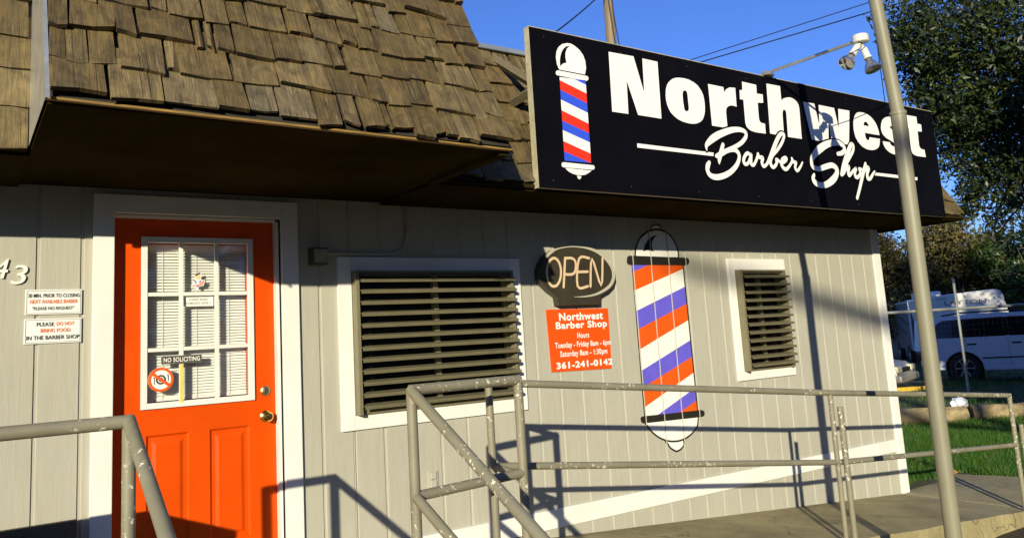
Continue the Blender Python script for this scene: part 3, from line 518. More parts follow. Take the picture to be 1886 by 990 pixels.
for a,b in ((lx0+.03,1.105),(1.215,lx1-.03)):
    # raised panel: sloped moulding then field
    A=(a,b,.75,1.365); ins=[(0,0),(.012,.012),(.03,.012),(.05,.004)]
    for (i0,d0),(i1,d1) in zip(ins[:-1],ins[1:]):
        q0=[(A[0]+i0,A[2]+i0),(A[1]-i0,A[2]+i0),(A[1]-i0,A[3]-i0),(A[0]+i0,A[3]-i0)]; q1=[(A[0]+i1,A[2]+i1),(A[1]-i1,A[2]+i1),(A[1]-i1,A[3]-i1),(A[0]+i1,A[3]-i1)]
        for k in range(4):
            j=(k+1)%4; m.add([(q0[k][0],y0+d0,q0[k][1]),(q0[j][0],y0+d0,q0[j][1]),(q1[j][0],y0+d1,q1[j][1]),(q1[k][0],y0+d1,q1[k][1])],[(0,1,2,3)])
    i=.05; m.add([(A[0]+i,y0+.004,A[2]+i),(A[1]-i,y0+.004,A[2]+i),(A[1]-i,y0+.004,A[3]-i),(A[0]+i,y0+.004,A[3]-i)],[(0,1,2,3)])
m.keep=True
door=part(m,'door',MT['orange'])
def dsub(mb,name,m,**k): return sub(door,mb,name,m,**k)
m=MB(); ring(m,lx0,lx1,lz0,lz1,.032,.036,.062)
for xx in (1.063,1.2575): m.box((xx-.0105,.040,lz0+.032),(xx+.0105,.060,lz1-.032))
for zz in (1.822,2.128):
    for a,b in ((lx0+.032,1.0525),(1.0735,1.247),(1.268,lx1-.032)): m.box((a,.041,zz-.0105),(b,.060,zz+.0105))
dsub(m,'window_frame',MT['white'],bevel=.002)
gm,gnt,gb=nodes('door_glass'); gb.inputs['Base Color'].default_value=(.95,.97,.97,1); gb.inputs['Roughness'].default_value=.02
gl=gnt.nodes.new('ShaderNodeBsdfTransparent'); gmix=gnt.nodes.new('ShaderNodeMixShader'); gg=gnt.nodes.new('ShaderNodeBsdfGlossy'); gg.inputs['Roughness'].default_value=.02
gmix.inputs[0].default_value=.06; gnt.links.new(gl.outputs[0],gmix.inputs[1]); gnt.links.new(gg.outputs[0],gmix.inputs[2]); gnt.links.new(gmix.outputs[0],gnt.nodes['Material Output'].inputs['Surface'])
MT['clear']=gm
dsub(MB().add([(lx0+.01,.066,lz0+.01),(lx1-.01,.066,lz0+.01),(lx1-.01,.066,lz1-.01),(lx0+.01,.066,lz1-.01)],[(0,1,2,3)]),'glass',MT['clear'])
m=MB(); z=lz0+.05; bx0,bx1=lx0+.02,lx1-.03; BY=.012
m.box((bx0,.085+BY,lz1-.07),(bx1,.115+BY,lz1-.035)); m.box((bx0,.09+BY,lz0+.036),(bx1,.108+BY,lz0+.05))
while z<lz1-.075:
    dz=random.gauss(0,.0006); m.add([(bx0,.087+BY,z),(bx1,.087+BY,z+dz),(bx1,.1005+BY,z+.0159+dz),(bx0,.1005+BY,z+.0159)],[(0,1,2,3)]); z+=.0165
for xx in (bx0+.1,(bx0+bx1)/2,bx1-.1): m.box((xx-.0012,.084+BY,lz0+.04),(xx+.0012,.086+BY,lz1-.05))
dsub(m,'blinds',MT['blind'])
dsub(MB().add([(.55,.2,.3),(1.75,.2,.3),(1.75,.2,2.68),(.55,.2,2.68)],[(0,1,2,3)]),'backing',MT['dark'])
def Mrot(loc,axis=(0,-1,0)):
    q=Vector((0,0,1)).rotation_difference(Vector(axis).normalized()); return Matrix.Translation(loc)@q.to_matrix().to_4x4()
m=MB().lathe([(0,.0),(.032,.0),(.034,.006),(.026,.012),(.013,.016),(.012,.03),(.022,.036),(.029,.048),(.029,.058),(.02,.068),(0,.07)],20,Mrot((1.531,.05,1.405)))
dsub(m,'knob',MT['brass'],smooth=True)
m=MB().lathe([(0,0),(.028,0),(.029,.008),(.022,.014),(.012,.015),(.011,.02),(0,.02)],20,Mrot((1.531,.05,1.552))); dsub(m,'deadbolt',MT['dullbrass'],smooth=True)
# windows with awning shutters
def window(tx0,tx1,tz0,tz1,inner,nb,label):
    x0,x1,z0,z1=inner; w=MB()
    w.box((tx0,-.022,tz0),(x0+.004,.004,tz1)); w.box((x1-.004,-.022,tz0),(tx1,.004,tz1)); w.box((x0+.004,-.0215,z1-.004),(x1-.004,.004,tz1-.0005)); w.box((x0+.004,-.0215,tz0+.0005),(x1-.004,.004,z0+.004))
    win=part(w,'window',MT['white'],bevel=.003); win['label']=label
    f=MB(); ring(f,x0+.006,x1-.006,z0+.006,z1-.006,.03,-.038,.02); f.box((x0+.006,-.085,z0+.006),(x0+.03,-.039,z1-.006)); f.box((x1-.03,-.062,z0+.006),(x1-.006,-.039,z1-.006))
    f.box((x0+.03,-.064,z1-.024),(x1-.03,-.039,z1-.006))
    sub(win,f,'shutter_frame',MT['shut'],bevel=.002)
    s=MB(); pz=(z1-z0-.05)/nb
    for i in range(nb):
        zb=z0+.025+pz*i; dx=random.uniform(-.002,.002)
        prof=[(-.03,zb+pz*.62),(-.03,zb+pz*.66),(-.098,zb+pz*.49),(-.107,zb+pz*.40),(-.099,zb+pz*.20),(-.094,zb+pz*.20),(-.100,zb+pz*.385),(-.09,zb+pz*.44)]
        s.prism(prof,x0+.034+dx,x1-.012+dx,'x')
    sub(win,s,'shutter_blade',MT['shut'])
    k=MB(); mx=(x0+x1)/2
    k.box((mx-.018,-.01,z0+.01),(mx+.018,.03,z1-.01)); k.box((x0+.034,.0,z0+.01),(x0+.06,.03,z1-.01)); k.box((x1-.06,0,z0+.01),(x1-.034,.03,z1-.01)); [sub(win,q_,'mullion',MT['shut']) for q_ in pieces(k)]
    sub(win,MB().add([(x0,.034,z0),(x1,.034,z0),(x1,.034,z1),(x0,.034,z1)],[(0,1,2,3)]),'pane',MT['wglass'])
    return win
window(1.977,3.373,1.268,2.341,W1,12,'wide white framed window with bronze louvred shutter')
window(5.633,6.427,1.290,2.360,W2,12,'narrow white framed window with bronze louvred shutter')
# painted mural (flat paint that follows the grooves)
def band_clip(poly,xa,xb):
    for lim,sgn in ((xa,1),(xb,-1)):
        out=[]
        for i in range(len(poly)):
            p,q=poly[i],poly[(i+1)%len(poly)]; a=(p[0]-lim)*sgn; b=(q[0]-lim)*sgn
            if a>=0: out.append(p)
            if (a>=0)!=(b>=0): t=a/(a-b); out.append((p[0]+t*(q[0]-p[0]),p[1]+t*(q[1]-p[1])))
        poly=out
        if len(poly)<3: return []
    return poly
def paint(mb,polys,y):
    gg=[q for q in grooves if 4<q<6]
    bands=[];x=4.0
    for q in gg: bands+=[(x,q-GW,0),(q-GW+.003,q+GW-.004,GD)]; x=q+GW
    bands.append((x,6,0))
    for pl in polys:
        tris=geometry.tessellate_polygon([[Vector((q[0],q[1],0)) for q in pl]])
        for t in tris:
            tp=[pl[i] for i in t]
            for a,b,d in bands:
                c=band_clip(tp,a,b)
                if len(c)>2: mb.add([(q[0],y+d,q[1]) for q in c],[tuple(range(len(c)))])
    mb.keep=False
    return mb
def ribpolys(pts,sub_=5):
    t=MB().ribbon(pts,0,0,sub_,0); return [[(t.v[i][0],t.v[i][2]) for i in f] for f in t.f]
mural=thing('barber_pole_mural','tall red, white and blue barber pole painted on the grey siding','mural',(4.9,0,1.6))
def msub(mb,name,m): o=mb.build(name,m); o.parent=mural; o.matrix_parent_inverse=Matrix.Translation((-4.9,0,-1.6)); return o
for c,pl in T['mural_stripes']: msub(paint(MB(),[pl],-.0030),'stripe',MT[{'r':'mor','w':'mwh','b':'mbl'}[c]])
for pl,nm in zip(T['mural_white'],('dome','finial','bowl','finial')): msub(paint(MB(),[pl],-.0030),nm,MT['mwh'])
rb=[];m=MB()
for i,l in enumerate(T['mural_lines']): paint(m,ribpolys(l),-.0045-.0003*i)
msub(m,'black_outline',MT['mbk'])
for pl,nm in zip(T['mural_black'],('shine','collar','collar')): msub(paint(MB(),[pl],-.0068),nm,MT['mbk'])
# ---------------------------------------------------------------- shop sign
SY=-.78
sign=thing('shop_sign','long black shop sign with white lettering and a barber pole emblem','sign',(5.5,SY,2.7))
def ssub(mb,name,m,**k): o=mb.build(name,m,None,**k); o.parent=sign; o.matrix_parent_inverse=Matrix.Translation((-5.5,-SY,-2.7)); return o
sx0,sx1,sz0,sz1=3.022,8.00,2.702,3.765
ssub(MB().box((sx0,SY,sz0),(sx1,SY+.012,sz1)),'panel',MT['black'])
m=MB(); m.box((sx0-.004,SY-.001,sz0-.004),(sx0+.0,SY+.05,sz1+.004)); m.box((sx0,SY+.013,sz1-.04),(sx1,SY+.05,sz1)); m.box((sx0,SY+.013,sz0),(sx1,SY+.05,sz0+.04)); m.box((sx1-.04,SY+.013,sz0+.04),(sx1,SY+.05,sz1-.04)); m.box((sx0+.001,SY+.013,sz0+.04),(sx0+.04,SY+.05,sz1-.04))
ssub(m,'edge_frame',MT['edge'])
m=MB(); m.box((sx0,SY-.002,sz1+.0005),(sx1,SY+.052,sz1+.006)); ssub(m,'top_cap',MT['edge'])
m=MB()
for q in (sx0+.05,sx1-.5,5.5):
    m.tube([(q,SY+.05,3.36),(q,-.42,3.34)],.035,4); m.tube([(q,SY+.05,3.40),(q,-.28,3.72)],.035,4)
[ssub(q_,'brace',MT['lumber']) for q_ in pieces(m)]
m=MB()
for i,(ou,ho) in enumerate(T['letters']):
    m=MB().sheet(ou,ho,SY-.003); m.keep=True; ssub(m,'letter',MT['vinylw'])
for wd in (range(0,7),range(7,11)):
    m=MB()
    for i in wd: m.ribbon(T['script'][i],SY-.0055-.0001*i,.013,6,1e-6)
    ssub(m,'script_outline',MT['black'])
m=MB()
for s in T['rules']:
    m=MB().sheet(s,[],SY-.0035); m.keep=True; ssub(m,'rule_line',MT['vinylw'])
for wd in (range(0,7),range(7,11)):
    m=MB()
    for i in wd: m.ribbon(T['script'][i],SY-.0078-.0016*(i%2)-.00003*i,0,8,1.5e-5)
    ssub(m,'script_lettering',MT['vinylw'])
m=MB()
for q,nm in zip(T['emblem_white'],('emblem_dome','emblem_collar','emblem_collar','emblem_bowl','emblem_finial')):
    m=MB().sheet(q,[],SY-.003); m.keep=True; ssub(m,nm,MT['vinylw'])
for c,pl in T['emblem_stripes']:
    m=MB().sheet(pl,[],SY-.003); m.keep=True; ssub(m,'emblem_stripe',MT[{'r':'vred','w':'vinylw','b':'vblue'}[c]])
m=MB(); 
for q in T['emblem_black']: m.sheet(q,[],SY-.006)
m.keep=True; ssub(m,'emblem_shine',MT['black'])
m=MB()
for xx in np.linspace(sx0+.12,sx1-.12,8):
    for zz in (sz0+.05,sz1-.05): m.lathe([(.0065,0),(.005,.003),(0,.004)],8,Mrot((xx,SY,zz)))
[ssub(q_,'screw',MT['trim']) for q_ in pieces(m)]
# floodlight on its arm
fl=thing('twin_floodlight','grey twin floodlight on a long pipe arm above the shop sign','floodlight',(5.45,-.76,3.78))
def fsub(mb,name,m,**k): o=mb.build(name,m,None,**k); o.parent=fl; o.matrix_parent_inverse=Matrix.Translation((-5.45,.76,-3.78)); return o
m=MB().tube([(5.44,-.74,3.80),(5.455,-1.56,3.795)],.0125,10); fsub(m,'arm',MT['galv'],smooth=True)
m=MB().lathe([(0,0),(.07,0),(.075,.01),(.03,.03),(.018,.05),(0,.05)],16,Matrix.Translation((5.44,-.76,3.772))); fsub(m,'mount_base',MT['galv'],smooth=True)
m=MB().lathe([(0,-.028),(.052,-.028),(.058,-.022),(.058,.022),(.05,.03),(0,.03)],22,Matrix.Translation((5.455,-1.61,3.80))); fsub(m,'junction_box',MT['lampw'],smooth=True)
def lamp(base,ax):
    ax=Vector(ax).normalized(); b=Vector(base)
    m=MB().tube([(5.455,-1.61,3.775),b],.011,8); m.lathe([(0,0),(.021,0),(.026,.008),(.026,.085),(.03,.088),(.03,.1),(.02,.1)],16,Mrot(b,ax)); fsub(m,'lamp_holder',MT['lampw'],smooth=True)
    m=MB().lathe([(.016,.095),(.02,.115),(.035,.135),(.052,.165),(.06,.19),(.06,.197),(.05,.2),(0,.203)],20,Mrot(b,ax)); fsub(m,'bulb',MT['lampg'],smooth=True)
lamp((5.428,-1.60,3.748),(-.80,.22,-.95)); lamp((5.488,-1.605,3.738),(-.06,-.30,-.9))
# ---------------------------------------------------------------- signs on the wall
os_=thing('open_sign','oval black OPEN sign with unlit cream letters on the grey wall','sign',(3.92,-.04,2.2))
def osub(mb,name,m,**k): o=mb.build(name,m,None,**k); o.parent=os_; o.matrix_parent_inverse=Matrix.Translation((-3.92,.04,-2.2)); return o
osub(MB().prism(T['open_outline'],-.068,-.006),'housing',MT['ledbody'],bevel=.006)
for grp in ((0,),(1,2),(3,4),(5,)):
    m=MB()
    for i in grp: m.ribbon(T['open_letters'][i],-.0705-.0004*i,0,4,1e-6)
    osub(m,'letter',MT['ledorange'])
osub(MB().ribbon(T['open_ring'],-.0708,0,6,1e-6),'ring',MT['ledtube'])
hs=thing('hours_sign','square orange red sign with white opening hours below the OPEN sign','sign',(3.9,-.01,1.73))
def hsub(mb,name,m,**k): o=mb.build(name,m,None,**k); o.parent=hs; o.matrix_parent_inverse=Matrix.Translation((-3.9,.01,-1.73)); return o
hsub(MB().add([(3.612,-.008,1.512),(4.192,-.008,1.500),(4.200,-.008,1.961),(3.597,-.008,1.966),(3.612,-.002,1.512),(4.192,-.002,1.500),(4.200,-.002,1.961),(3.597,-.002,1.966)],[(0,1,2,3),(4,7,6,5),(0,4,5,1),(1,5,6,2),(2,6,7,3),(3,7,4,0)]),'panel',MT['hours'])
m=MB()
for s,cx,cz,ww,hh,b in (('Northwest',3.925,1.908,.43,.058,.034),('Barber Shop',3.925,1.838,.50,.068,.034),('Hours',3.93,1.766,.115,.042,.02),('Tuesday - Friday 8am - 6pm',3.928,1.695,.545,.055,.02),('Saturday 8am - 1:30pm',3.928,1.630,.46,.055,.02),('361-241-0142',3.93,1.553,.545,.050,.04)):
    hsub(text(s,cx,cz,ww,hh,-.0105,b),'text_line',MT['vinylw'])
def notice(lbl,x0,x1,z0,z1,lines):
    t=thing('notice_sign',lbl,'sign',((x0+x1)/2,-.01,(z0+z1)/2)); off=Matrix.Translation(-t.location)
    def a(mb,n,mm,**k): o=mb.build(n,mm,None,**k); o.parent=t; o.matrix_parent_inverse=off
    a(MB().box((x0,-.009,z0),(x1,-.002,z1)),'panel',MT['notice'],bevel=.002)
    f=MB(); ring(f,x0+.006,x1-.006,z0+.006,z1-.006,.0014,-.0104,-.0096); a(f,'border',MT['ink'])
    for s,cx,cz,ww,hh,c in lines: a(text(s,x0+cx*(x1-x0),z0+cz*(z1-z0),ww*(x1-x0),hh*(z1-z0),-.0122,.012),'text_line',MT['inko' if c else 'ink'])
notice('white notice about 30 min. prior to closing, above the no food notice',.302,.557,2.030,2.158,[('30 MIN. PRIOR TO CLOSING',.5,.76,.91,.15,0),('NEXT AVAILABLE BARBER',.5,.52,.84,.15,1),('"PLEASE NO REQUEST"',.49,.24,.74,.15,0)])
notice('white notice asking please do not bring food in the barber shop',.300,.557,1.883,2.010,[('PLEASE',.36,.77,.30,.15,0),('DO NOT',.71,.78,.31,.15,1),('BRING FOOD',.54,.52,.52,.15,1),('IN THE BARBER SHOP',.5,.24,.92,.16,0)])
def digit(ch,cx,cz,ww,hh,lbl):
    m=text(ch,cx,cz,ww,hh,0,.0); n=len(m.v); 
    cu=MB(); v=[(x+.22*(z-cz),-.004,z) for x,_,z in m.v]; cu.add(v,m.f)
    cu.add([(x,-.012,z) for x,_,z in v],m.f)
    o=cu.build('house_number',MT['digit']); s=o.modifiers.new('s','SOLIDIFY'); s.thickness=.003; tag(o,lbl,'house number','house numbers beside the door')
digit('4',.195,2.265,.062,.098,'white metal numeral 4 on the siding, cut by the photo edge'); digit('3',.276,2.235,.060,.098,'white metal numeral 3 on the siding above the notices')
ns=thing('no_soliciting_sign','small dark NO SOLICITING plate on the door window muntin','sign',(1.075,.037,1.765))
def nsub(mb,n,mm,**k): o=mb.build(n,mm,None,**k); o.parent=ns; o.matrix_parent_inverse=Matrix.Translation((-1.075,-.037,-1.765))
nsub(MB().box((.955,.030,1.742),(1.170,.0375,1.786)),'plate',MT['ledbody'],bevel=.0015); f=MB(); ring(f,.957,1.168,1.744,1.784,.003,.0275,.0295); nsub(f,'border',MT['galv'])
nsub(text('NO SOLICITING',1.0625,1.764,.192,.025,.0283,.02),'lettering',MT['vinylw'])
tag(MB().box((1.0535,.0345,1.528),(1.0715,.0385,1.738)).build('yellow_strip',MT['yellow']),'yellow strip running down the muntin below the NO SOLICITING plate','strip')
nf=thing('no_food_sticker','round orange no food sticker with crossed out plate on the door glass','sticker',(.963,.063,1.662))
def fsub2(mb,n,mm): o=mb.build(n,mm); o.parent=nf; o.matrix_parent_inverse=Matrix.Translation((-.963,-.063,-1.662))
def disc(m,cx,cz,r0,r1,y,n=32):
    for k in range(n):
        a,b=2*math.pi*k/n,2*math.pi*(k+1)/n
        if r0<=0: m.add([(cx,y,cz),(cx+r1*math.cos(a),y,cz+r1*math.sin(a)),(cx+r1*math.cos(b),y,cz+r1*math.sin(b))],[(0,1,2)])
        else: m.add([(cx+r0*math.cos(a),y,cz+r0*math.sin(a)),(cx+r1*math.cos(a),y,cz+r1*math.sin(a)),(cx+r1*math.cos(b),y,cz+r1*math.sin(b)),(cx+r0*math.cos(b),y,cz+r0*math.sin(b))],[(0,1,2,3)])
    return m
NX,NZ,NY=.953,1.660,.0325
fsub2(MB().lathe([(0,0),(.066,0),(.066,.003),(0,.003)],32,Mrot((NX,NY+.004,NZ))),'disc',MT['vinylw'])
m=disc(MB(),NX,NZ,.052,.066,NY-.002); c_,s_=math.cos(rad(-38)),math.sin(rad(-38)); m.add([(NX+c_*a-s_*b,NY-.004,NZ+s_*a+c_*b) for a,b in ((-.056,-.008),(.056,-.008),(.056,.008),(-.056,.008))],[(0,1,2,3)]); fsub2(m,'prohibition_ring',MT['mor'])
m=disc(MB(),NX,NZ,.017,.026,NY-.001); disc(m,NX,NZ,0,.012,NY-.001); m.ribbon([(NX-.034,NZ+.012,.004),(NX-.034,NZ-.024,.003)],NY-.001); m.ribbon([(NX-.039,NZ+.012,.003),(NX-.029,NZ+.012,.003)],NY-.0013); m.ribbon([(NX+.036,NZ+.026,.006),(NX+.040,NZ-.01,.003)],NY-.001); fsub2(m,'plate_and_cutlery',MT['hair'])
cs=thing('cash_sign','small white CASH AND CHECKS ONLY card on the door window','sign',(1.16,.064,2.085))
def csub(mb,n,mm): o=mb.build(n,mm); o.parent=cs; o.matrix_parent_inverse=Matrix.Translation((-1.16,-.064,-2.085))
csub(MB().box((1.079,.0615,2.058),(1.242,.0645,2.112)),'card',MT['notice']); csub(text('CASH AND',1.160,2.097,.10,.011,.0605,.0),'text_line',MT['ink']); csub(text('CHECKS ONLY',1.160,2.076,.14,.011,.0605,.0),'text_line',MT['ink'])
bs=thing('barber_sticker','small die cut sticker of a dark haired man on the door glass','sticker',(1.16,.064,2.19))
def bsub(mb,n,mm): o=mb.build(n,mm); o.parent=bs; o.matrix_parent_inverse=Matrix.Translation((-1.16,-.064,-2.19))
K=.00122; bo=lambda pts:[(1.077+(x-20)/90*9.09*0+ (x-190)*.000265+.0, 2.138-(y-640)*.000265) for x,y in pts]
bsub(MB().sheet(bo([(425,270),(560,205),(560,370),(650,370),(610,500),(520,510),(500,600),(455,590),(450,500),(350,540),(395,380),(440,370)]),[],.0632),'backing',MT['vinylw'])
bsub(MB().sheet(bo([(440,275),(545,250),(548,340),(500,375),(445,340)]),[],.0625),'face',MT['skin'])
bsub(MB().sheet(bo([(430,280),(455,240),(500,225),(540,205),(545,235),(500,262),(440,285)]),[],.0618),'hair',MT['hair'])
m=MB(); m.sheet(bo([(400,385),(440,375),(480,440),(450,455)]),[],.0625); m.sheet(bo([(560,385),(535,375),(505,440),(560,430)]),[],.0625); m.sheet(bo([(460,500),(520,490),(500,535),(480,535)]),[],.0625); bsub(m,'vest',MT['purple'])
m=MB(); m.sheet(bo([(360,500),(540,455),(600,380),(625,375),(590,480),(530,490),(380,520)]),[],.0612); bsub(m,'banner',MT['pink'])
for q in list(bs.children):
    for p in q.data.polygons: pass
# porch lamp, conduit, outlet
pl=thing('porch_light','small square porch light with frosted glass beside the door','light',(1.84,-.03,2.335))
def psub(mb,n,mm,**k): o=mb.build(n,mm,None,**k); o.parent=pl; o.matrix_parent_inverse=Matrix.Translation((-1.84,.03,-2.335))
psub(MB().box((1.795,-.012,2.285),(1.895,-.001,2.392)),'back_plate',MT['shut'],bevel=.003); m=MB(); m.box((1.790,-.09,2.287),(1.799,-.0125,2.389)); m.box((1.799,-.09,2.381),(1.890,-.0125,2.389)); m.box((1.799,-.09,2.287),(1.890,-.0125,2.293)); psub(m,'housing',MT['ledbody'])
psub(MB().box((1.801,-.086,2.294),(1.888,-.0125,2.380)),'shade',MT['frost'],bevel=.004)
pts=[(1.897,-.014,2.362),(2.30,-.014,2.362),(2.37,-.014,2.366),(2.43,-.014,2.39),(2.465,-.014,2.44),(2.475,-.014,2.52),(2.475,-.014,2.68)]
tag(MB().tube(pts,.009,8).build('conduit',MT['siding'],smooth=True),'thin painted conduit bending up from the porch light to the soffit','conduit')
m=MB(); m.box((2.555,-.008,.845),(2.632,-.001,.955)); oc=thing('outlet_cover','small painted outdoor outlet cover low on the siding','outlet',(2.593,-.004,.9))
def ocs(mb,n,mm,**k): o=mb.build(n,mm,None,**k); o.parent=oc; o.matrix_parent_inverse=Matrix.Translation((-2.593,.004,-.9))
ocs(m,'plate',MT['siding'],bevel=.003); m=MB(); m.box((2.572,-.02,.852),(2.615,-.0085,.898)); m.box((2.572,-.02,.903),(2.615,-.0085,.948)); ocs(m,'flap',MT['siding'],bevel=.004)
# ---------------------------------------------------------------- railings
def railing(name,label,loc):
    t=thing(name,label,'railing',loc); off=Matrix.Translation(-Vector(loc))
    def a(n,pts,r):
        m=MB().tube(pts,r,12)
        o=m.build(n,MT['rail'],None,smooth=True); o.parent=t; o.matrix_parent_inverse=off; return o
    return a
RL=.0245; RR=.0205
a=railing('handrail','grey pipe handrail with peeling paint left of the front steps',(.54,-1.51,.47))
a('top_rail',[(.10,-1.51,1.548),(.548,-1.51,1.548)],RL); a('post',[(.54,-1.51,.3),(.54,-1.51,1.545)],RL*.98); a('post',[(.10,-1.51,.3),(.10,-1.51,1.56)],RL*.98)
a('stair_rail',[(.54,-1.50,1.553),(.54,-2.55,1.04)],RL); a('post',[(.54,-2.5,-.12),(.54,-2.5,1.06)],RL*.98); a('mid_rail',[(.10,-1.51,1.08),(.54,-1.51,1.08)],RL*.9); a('stair_rail',[(.54,-1.51,1.08),(.54,-2.5,.60)],RL*.9)
a=railing('handrail','long grey pipe handrail with chipped paint along the steps and ramp',(2.36,-1.2,.47))
Ax,Ay=1.714,-1.452; Cx,Cy=2.355,-1.375
a('post',[(Ax,Ay,.3),(Ax,Ay,1.57)],RL*.97); a('post',[(Cx,Cy,.3),(Cx,Cy,1.56)],RL*.97)
a('top_rail',[(Ax-.005,Ay,1.562),(Cx+.01,Cy,1.558)],RL); a('mid_rail',[(Ax,Ay,1.098),(Cx,Cy,1.105)],RL*.95)
a('stair_rail',[(Ax,Ay,1.560),(Ax,-2.5,1.008)],RL); a('stair_rail',[(Ax,Ay,1.10),(Ax,-2.45,.66)],RL*.95); a('post',[(Ax,-2.45,-.12),(Ax,-2.45,1.02)],RL*.97)
Bx,By=2.368,-1.08
yr=lambda x:-1.08-.058*(x-2.368) if x<5.1 else -1.238+.012*(x-5.1)
pts=[(Bx,By,1.541),(5.1,yr(5.1),1.258),(7.82,yr(7.82),1.004)]
a('post',[(Bx,By,.3),(Bx,By,1.538)],RR); a('top_rail',pts,RR); a('mid_rail',[(Bx,By,1.107),(5.15,yr(5.15),.776),(7.83,yr(7.83),.572)],RR*.95)
a('top_rail',[(Bx,By,1.541),(Cx,Cy,1.556)],RR); a('mid_rail',[(Bx,By,1.107),(2.40,-1.22,1.085),(Cx,Cy,1.10)],RR*.9)
a('post',[(5.13,yr(5.13),.2),(5.13,yr(5.13),1.25)],RR*.85); a('post',[(5.165,yr(5.165)-.045,.1),(5.165,yr(5.165)-.045,1.155)],RR*1.0)
a('post',[(7.82,yr(7.82),-.1),(7.82,yr(7.82),1.018)],RR*.95); a('post',[(7.86,yr(7.82)-.045,-.1),(7.86,yr(7.82)-.045,.75)],RR)
# metal pole with joint
mp=thing('metal_pole','tall plain grey metal pipe pole in front of the shop sign','pole',(4.74,-2.2,-.1))
def mps(mb,n,mm): o=mb.build(n,mm,None,smooth=True); o.parent=mp; o.matrix_parent_inverse=Matrix.Translation((-4.74,2.2,.1))
mps(MB().tube([(4.735,-2.2,-.15),(4.75,-2.2,2.99)],.0455,20),'lower_pipe',MT['pole']); mps(MB().tube([(4.748,-2.2,2.9905),(4.23,-2.2,7.2)],.0395,20),'upper_pipe',MT['pole'])
mps(MB().lathe([(.0395,-.012),(.049,-.01),(.049,.012),(.0395,.016)],20,Matrix.Translation((4.749,-2.2,2.99))),'coupling',MT['pole'])
mps(MB().tube([(4.62,-2.2,3.86),(4.57,-2.2,3.86)],.008,8),'bracket',MT['galv'])
tag(MB().tube([Vector(T['cab0']),Vector(T['cab0']).lerp(Vector(T['cab1']),.5)-Vector((0,0,.02)),Vector(T['cab1'])],.004,5).build('power_cable',MT['wire']),'thin cable running down beside the metal pole to the sign top','cable')
# bench at left and a planter box added unseen to shade the doorstep
bn=thing('porch_bench','dark weathered wooden bench against the siding left of the door','bench',(-.6,-.25,.47))
def bns(mb,n,mm): o=mb.build(n,mm,None,bevel=.004); o.parent=bn; o.matrix_parent_inverse=Matrix.Translation((.6,.25,-.47))
bns(MB().box((-1.7,-.07,.92),(.545,-.03,1.005)),'back_rail',MT['lumber']); bns(MB().box((-1.7,-.46,.86),(.545,-.075,.9)),'seat',MT['lumber'])
for xx in (-1.6,.45): bns(MB().box((xx,-.44,.472),(xx+.08,-.08,.859)),'leg',MT['lumber'])
px_=thing('blocker_box','low wooden planter box added unseen to cast the shadow on the door foot','blocker',(-.6,-1.2,.47))
def pxs(mb,n,mm): o=mb.build(n,mm,None,bevel=.004); o.parent=px_; o.matrix_parent_inverse=Matrix.Translation((.6,1.2,-.47))
m=MB();  m.box((-1.9,-1.45,.474),(-.02,-1.41,1.338)); m.box((-1.9,-.99,.474),(-.02,-.95,1.338)); m.box((-1.9,-1.409,.474),(-1.86,-.991,1.338)); m.box((-.06,-1.409,.474),(-.02,-.991,1.338)); pxs(m,'box',MT['lumber']); pxs(MB().box((-1.858,-1.408,.474),(-.062,-.992,1.26)),'soil',MT['dirt'])
# ---------------------------------------------------------------- background
# utility pole and wires
ux,uy=T['util'][0][0],T['util'][0][1]
up=thing('utility_pole','weathered wooden utility pole with cables behind the shop roof','utility pole',(ux,uy,0))
def ups(mb,n,mm): o=mb.build(n,mm,None,smooth=True); o.parent=up; o.matrix_parent_inverse=Matrix.Translation((-ux,-uy,0))
ups(MB().tube([(ux,uy,-.1),(ux,uy,13.5)],[.19,.145],14),'shaft',MT['woodpole'])
cv=[(ux-.16,uy-.12,12.5)]+[(ux+(-.16+.03*k),uy-.17+.0*k,12.2-.32*k) for k in range(9)]+[(ux+.2,uy-.16,9.0),(ux+.42,uy-.15,7.6)]
ups(MB().tube(cv,.018,6),'cable',MT['wire']); ups(MB().tube([(ux-.02,uy-.17,12.4),(ux+.05,uy-.17,11.4),(ux+.16,uy-.17,10.6),(ux+.3,uy-.16,9.2),(ux+.4,uy-.15,7.7)],.018,6),'cable',MT['wire'])
ups(MB().box((ux-1.1,uy-.2,12.9),(ux+1.1,uy-.09,13.03)),'crossarm',MT['woodpole'])
def line(a,b,ext0,ext1,sag,r):
    a,b=Vector(a),Vector(b); d=b-a; A=a-d*ext0; B=b+d*ext1; n=16
    return MB().tube([A+(B-A)*(k/n)-Vector((0,0,sag*4*(k/n)*(1-k/n))) for k in range(n+1)],r,5)
tag(line(T['wire1a'],T['wire1b'],1.5,4,.0,.012).build('power_line',MT['wire']),'upper thin wire crossing the sky behind the floodlight','wire','overhead wires')
tag(line(T['wire2a'],T['wire2b'],1.5,4,.0,.016).build('power_line',MT['wire']),'lower thicker wire crossing the sky behind the floodlight','wire','overhead wires')
m=MB(); A=Vector(T['wire3a']); Bv=Vector((ux-.12,uy-.12,12.4)); Am=Vector(T['wire3b'])
pts=[]
for k in range(13):
    t=k/12; pts.append((1-t)**2*(A-(Am-A)*.6)+2*t*(1-t)*(A+(Am-A)*.35-Vector((0,0,.45)))+t*t*Bv)
tag(m.tube(pts,.02,6).build('service_cable',MT['wire']),'dark service cable sloping from the utility pole behind the roof','cable')
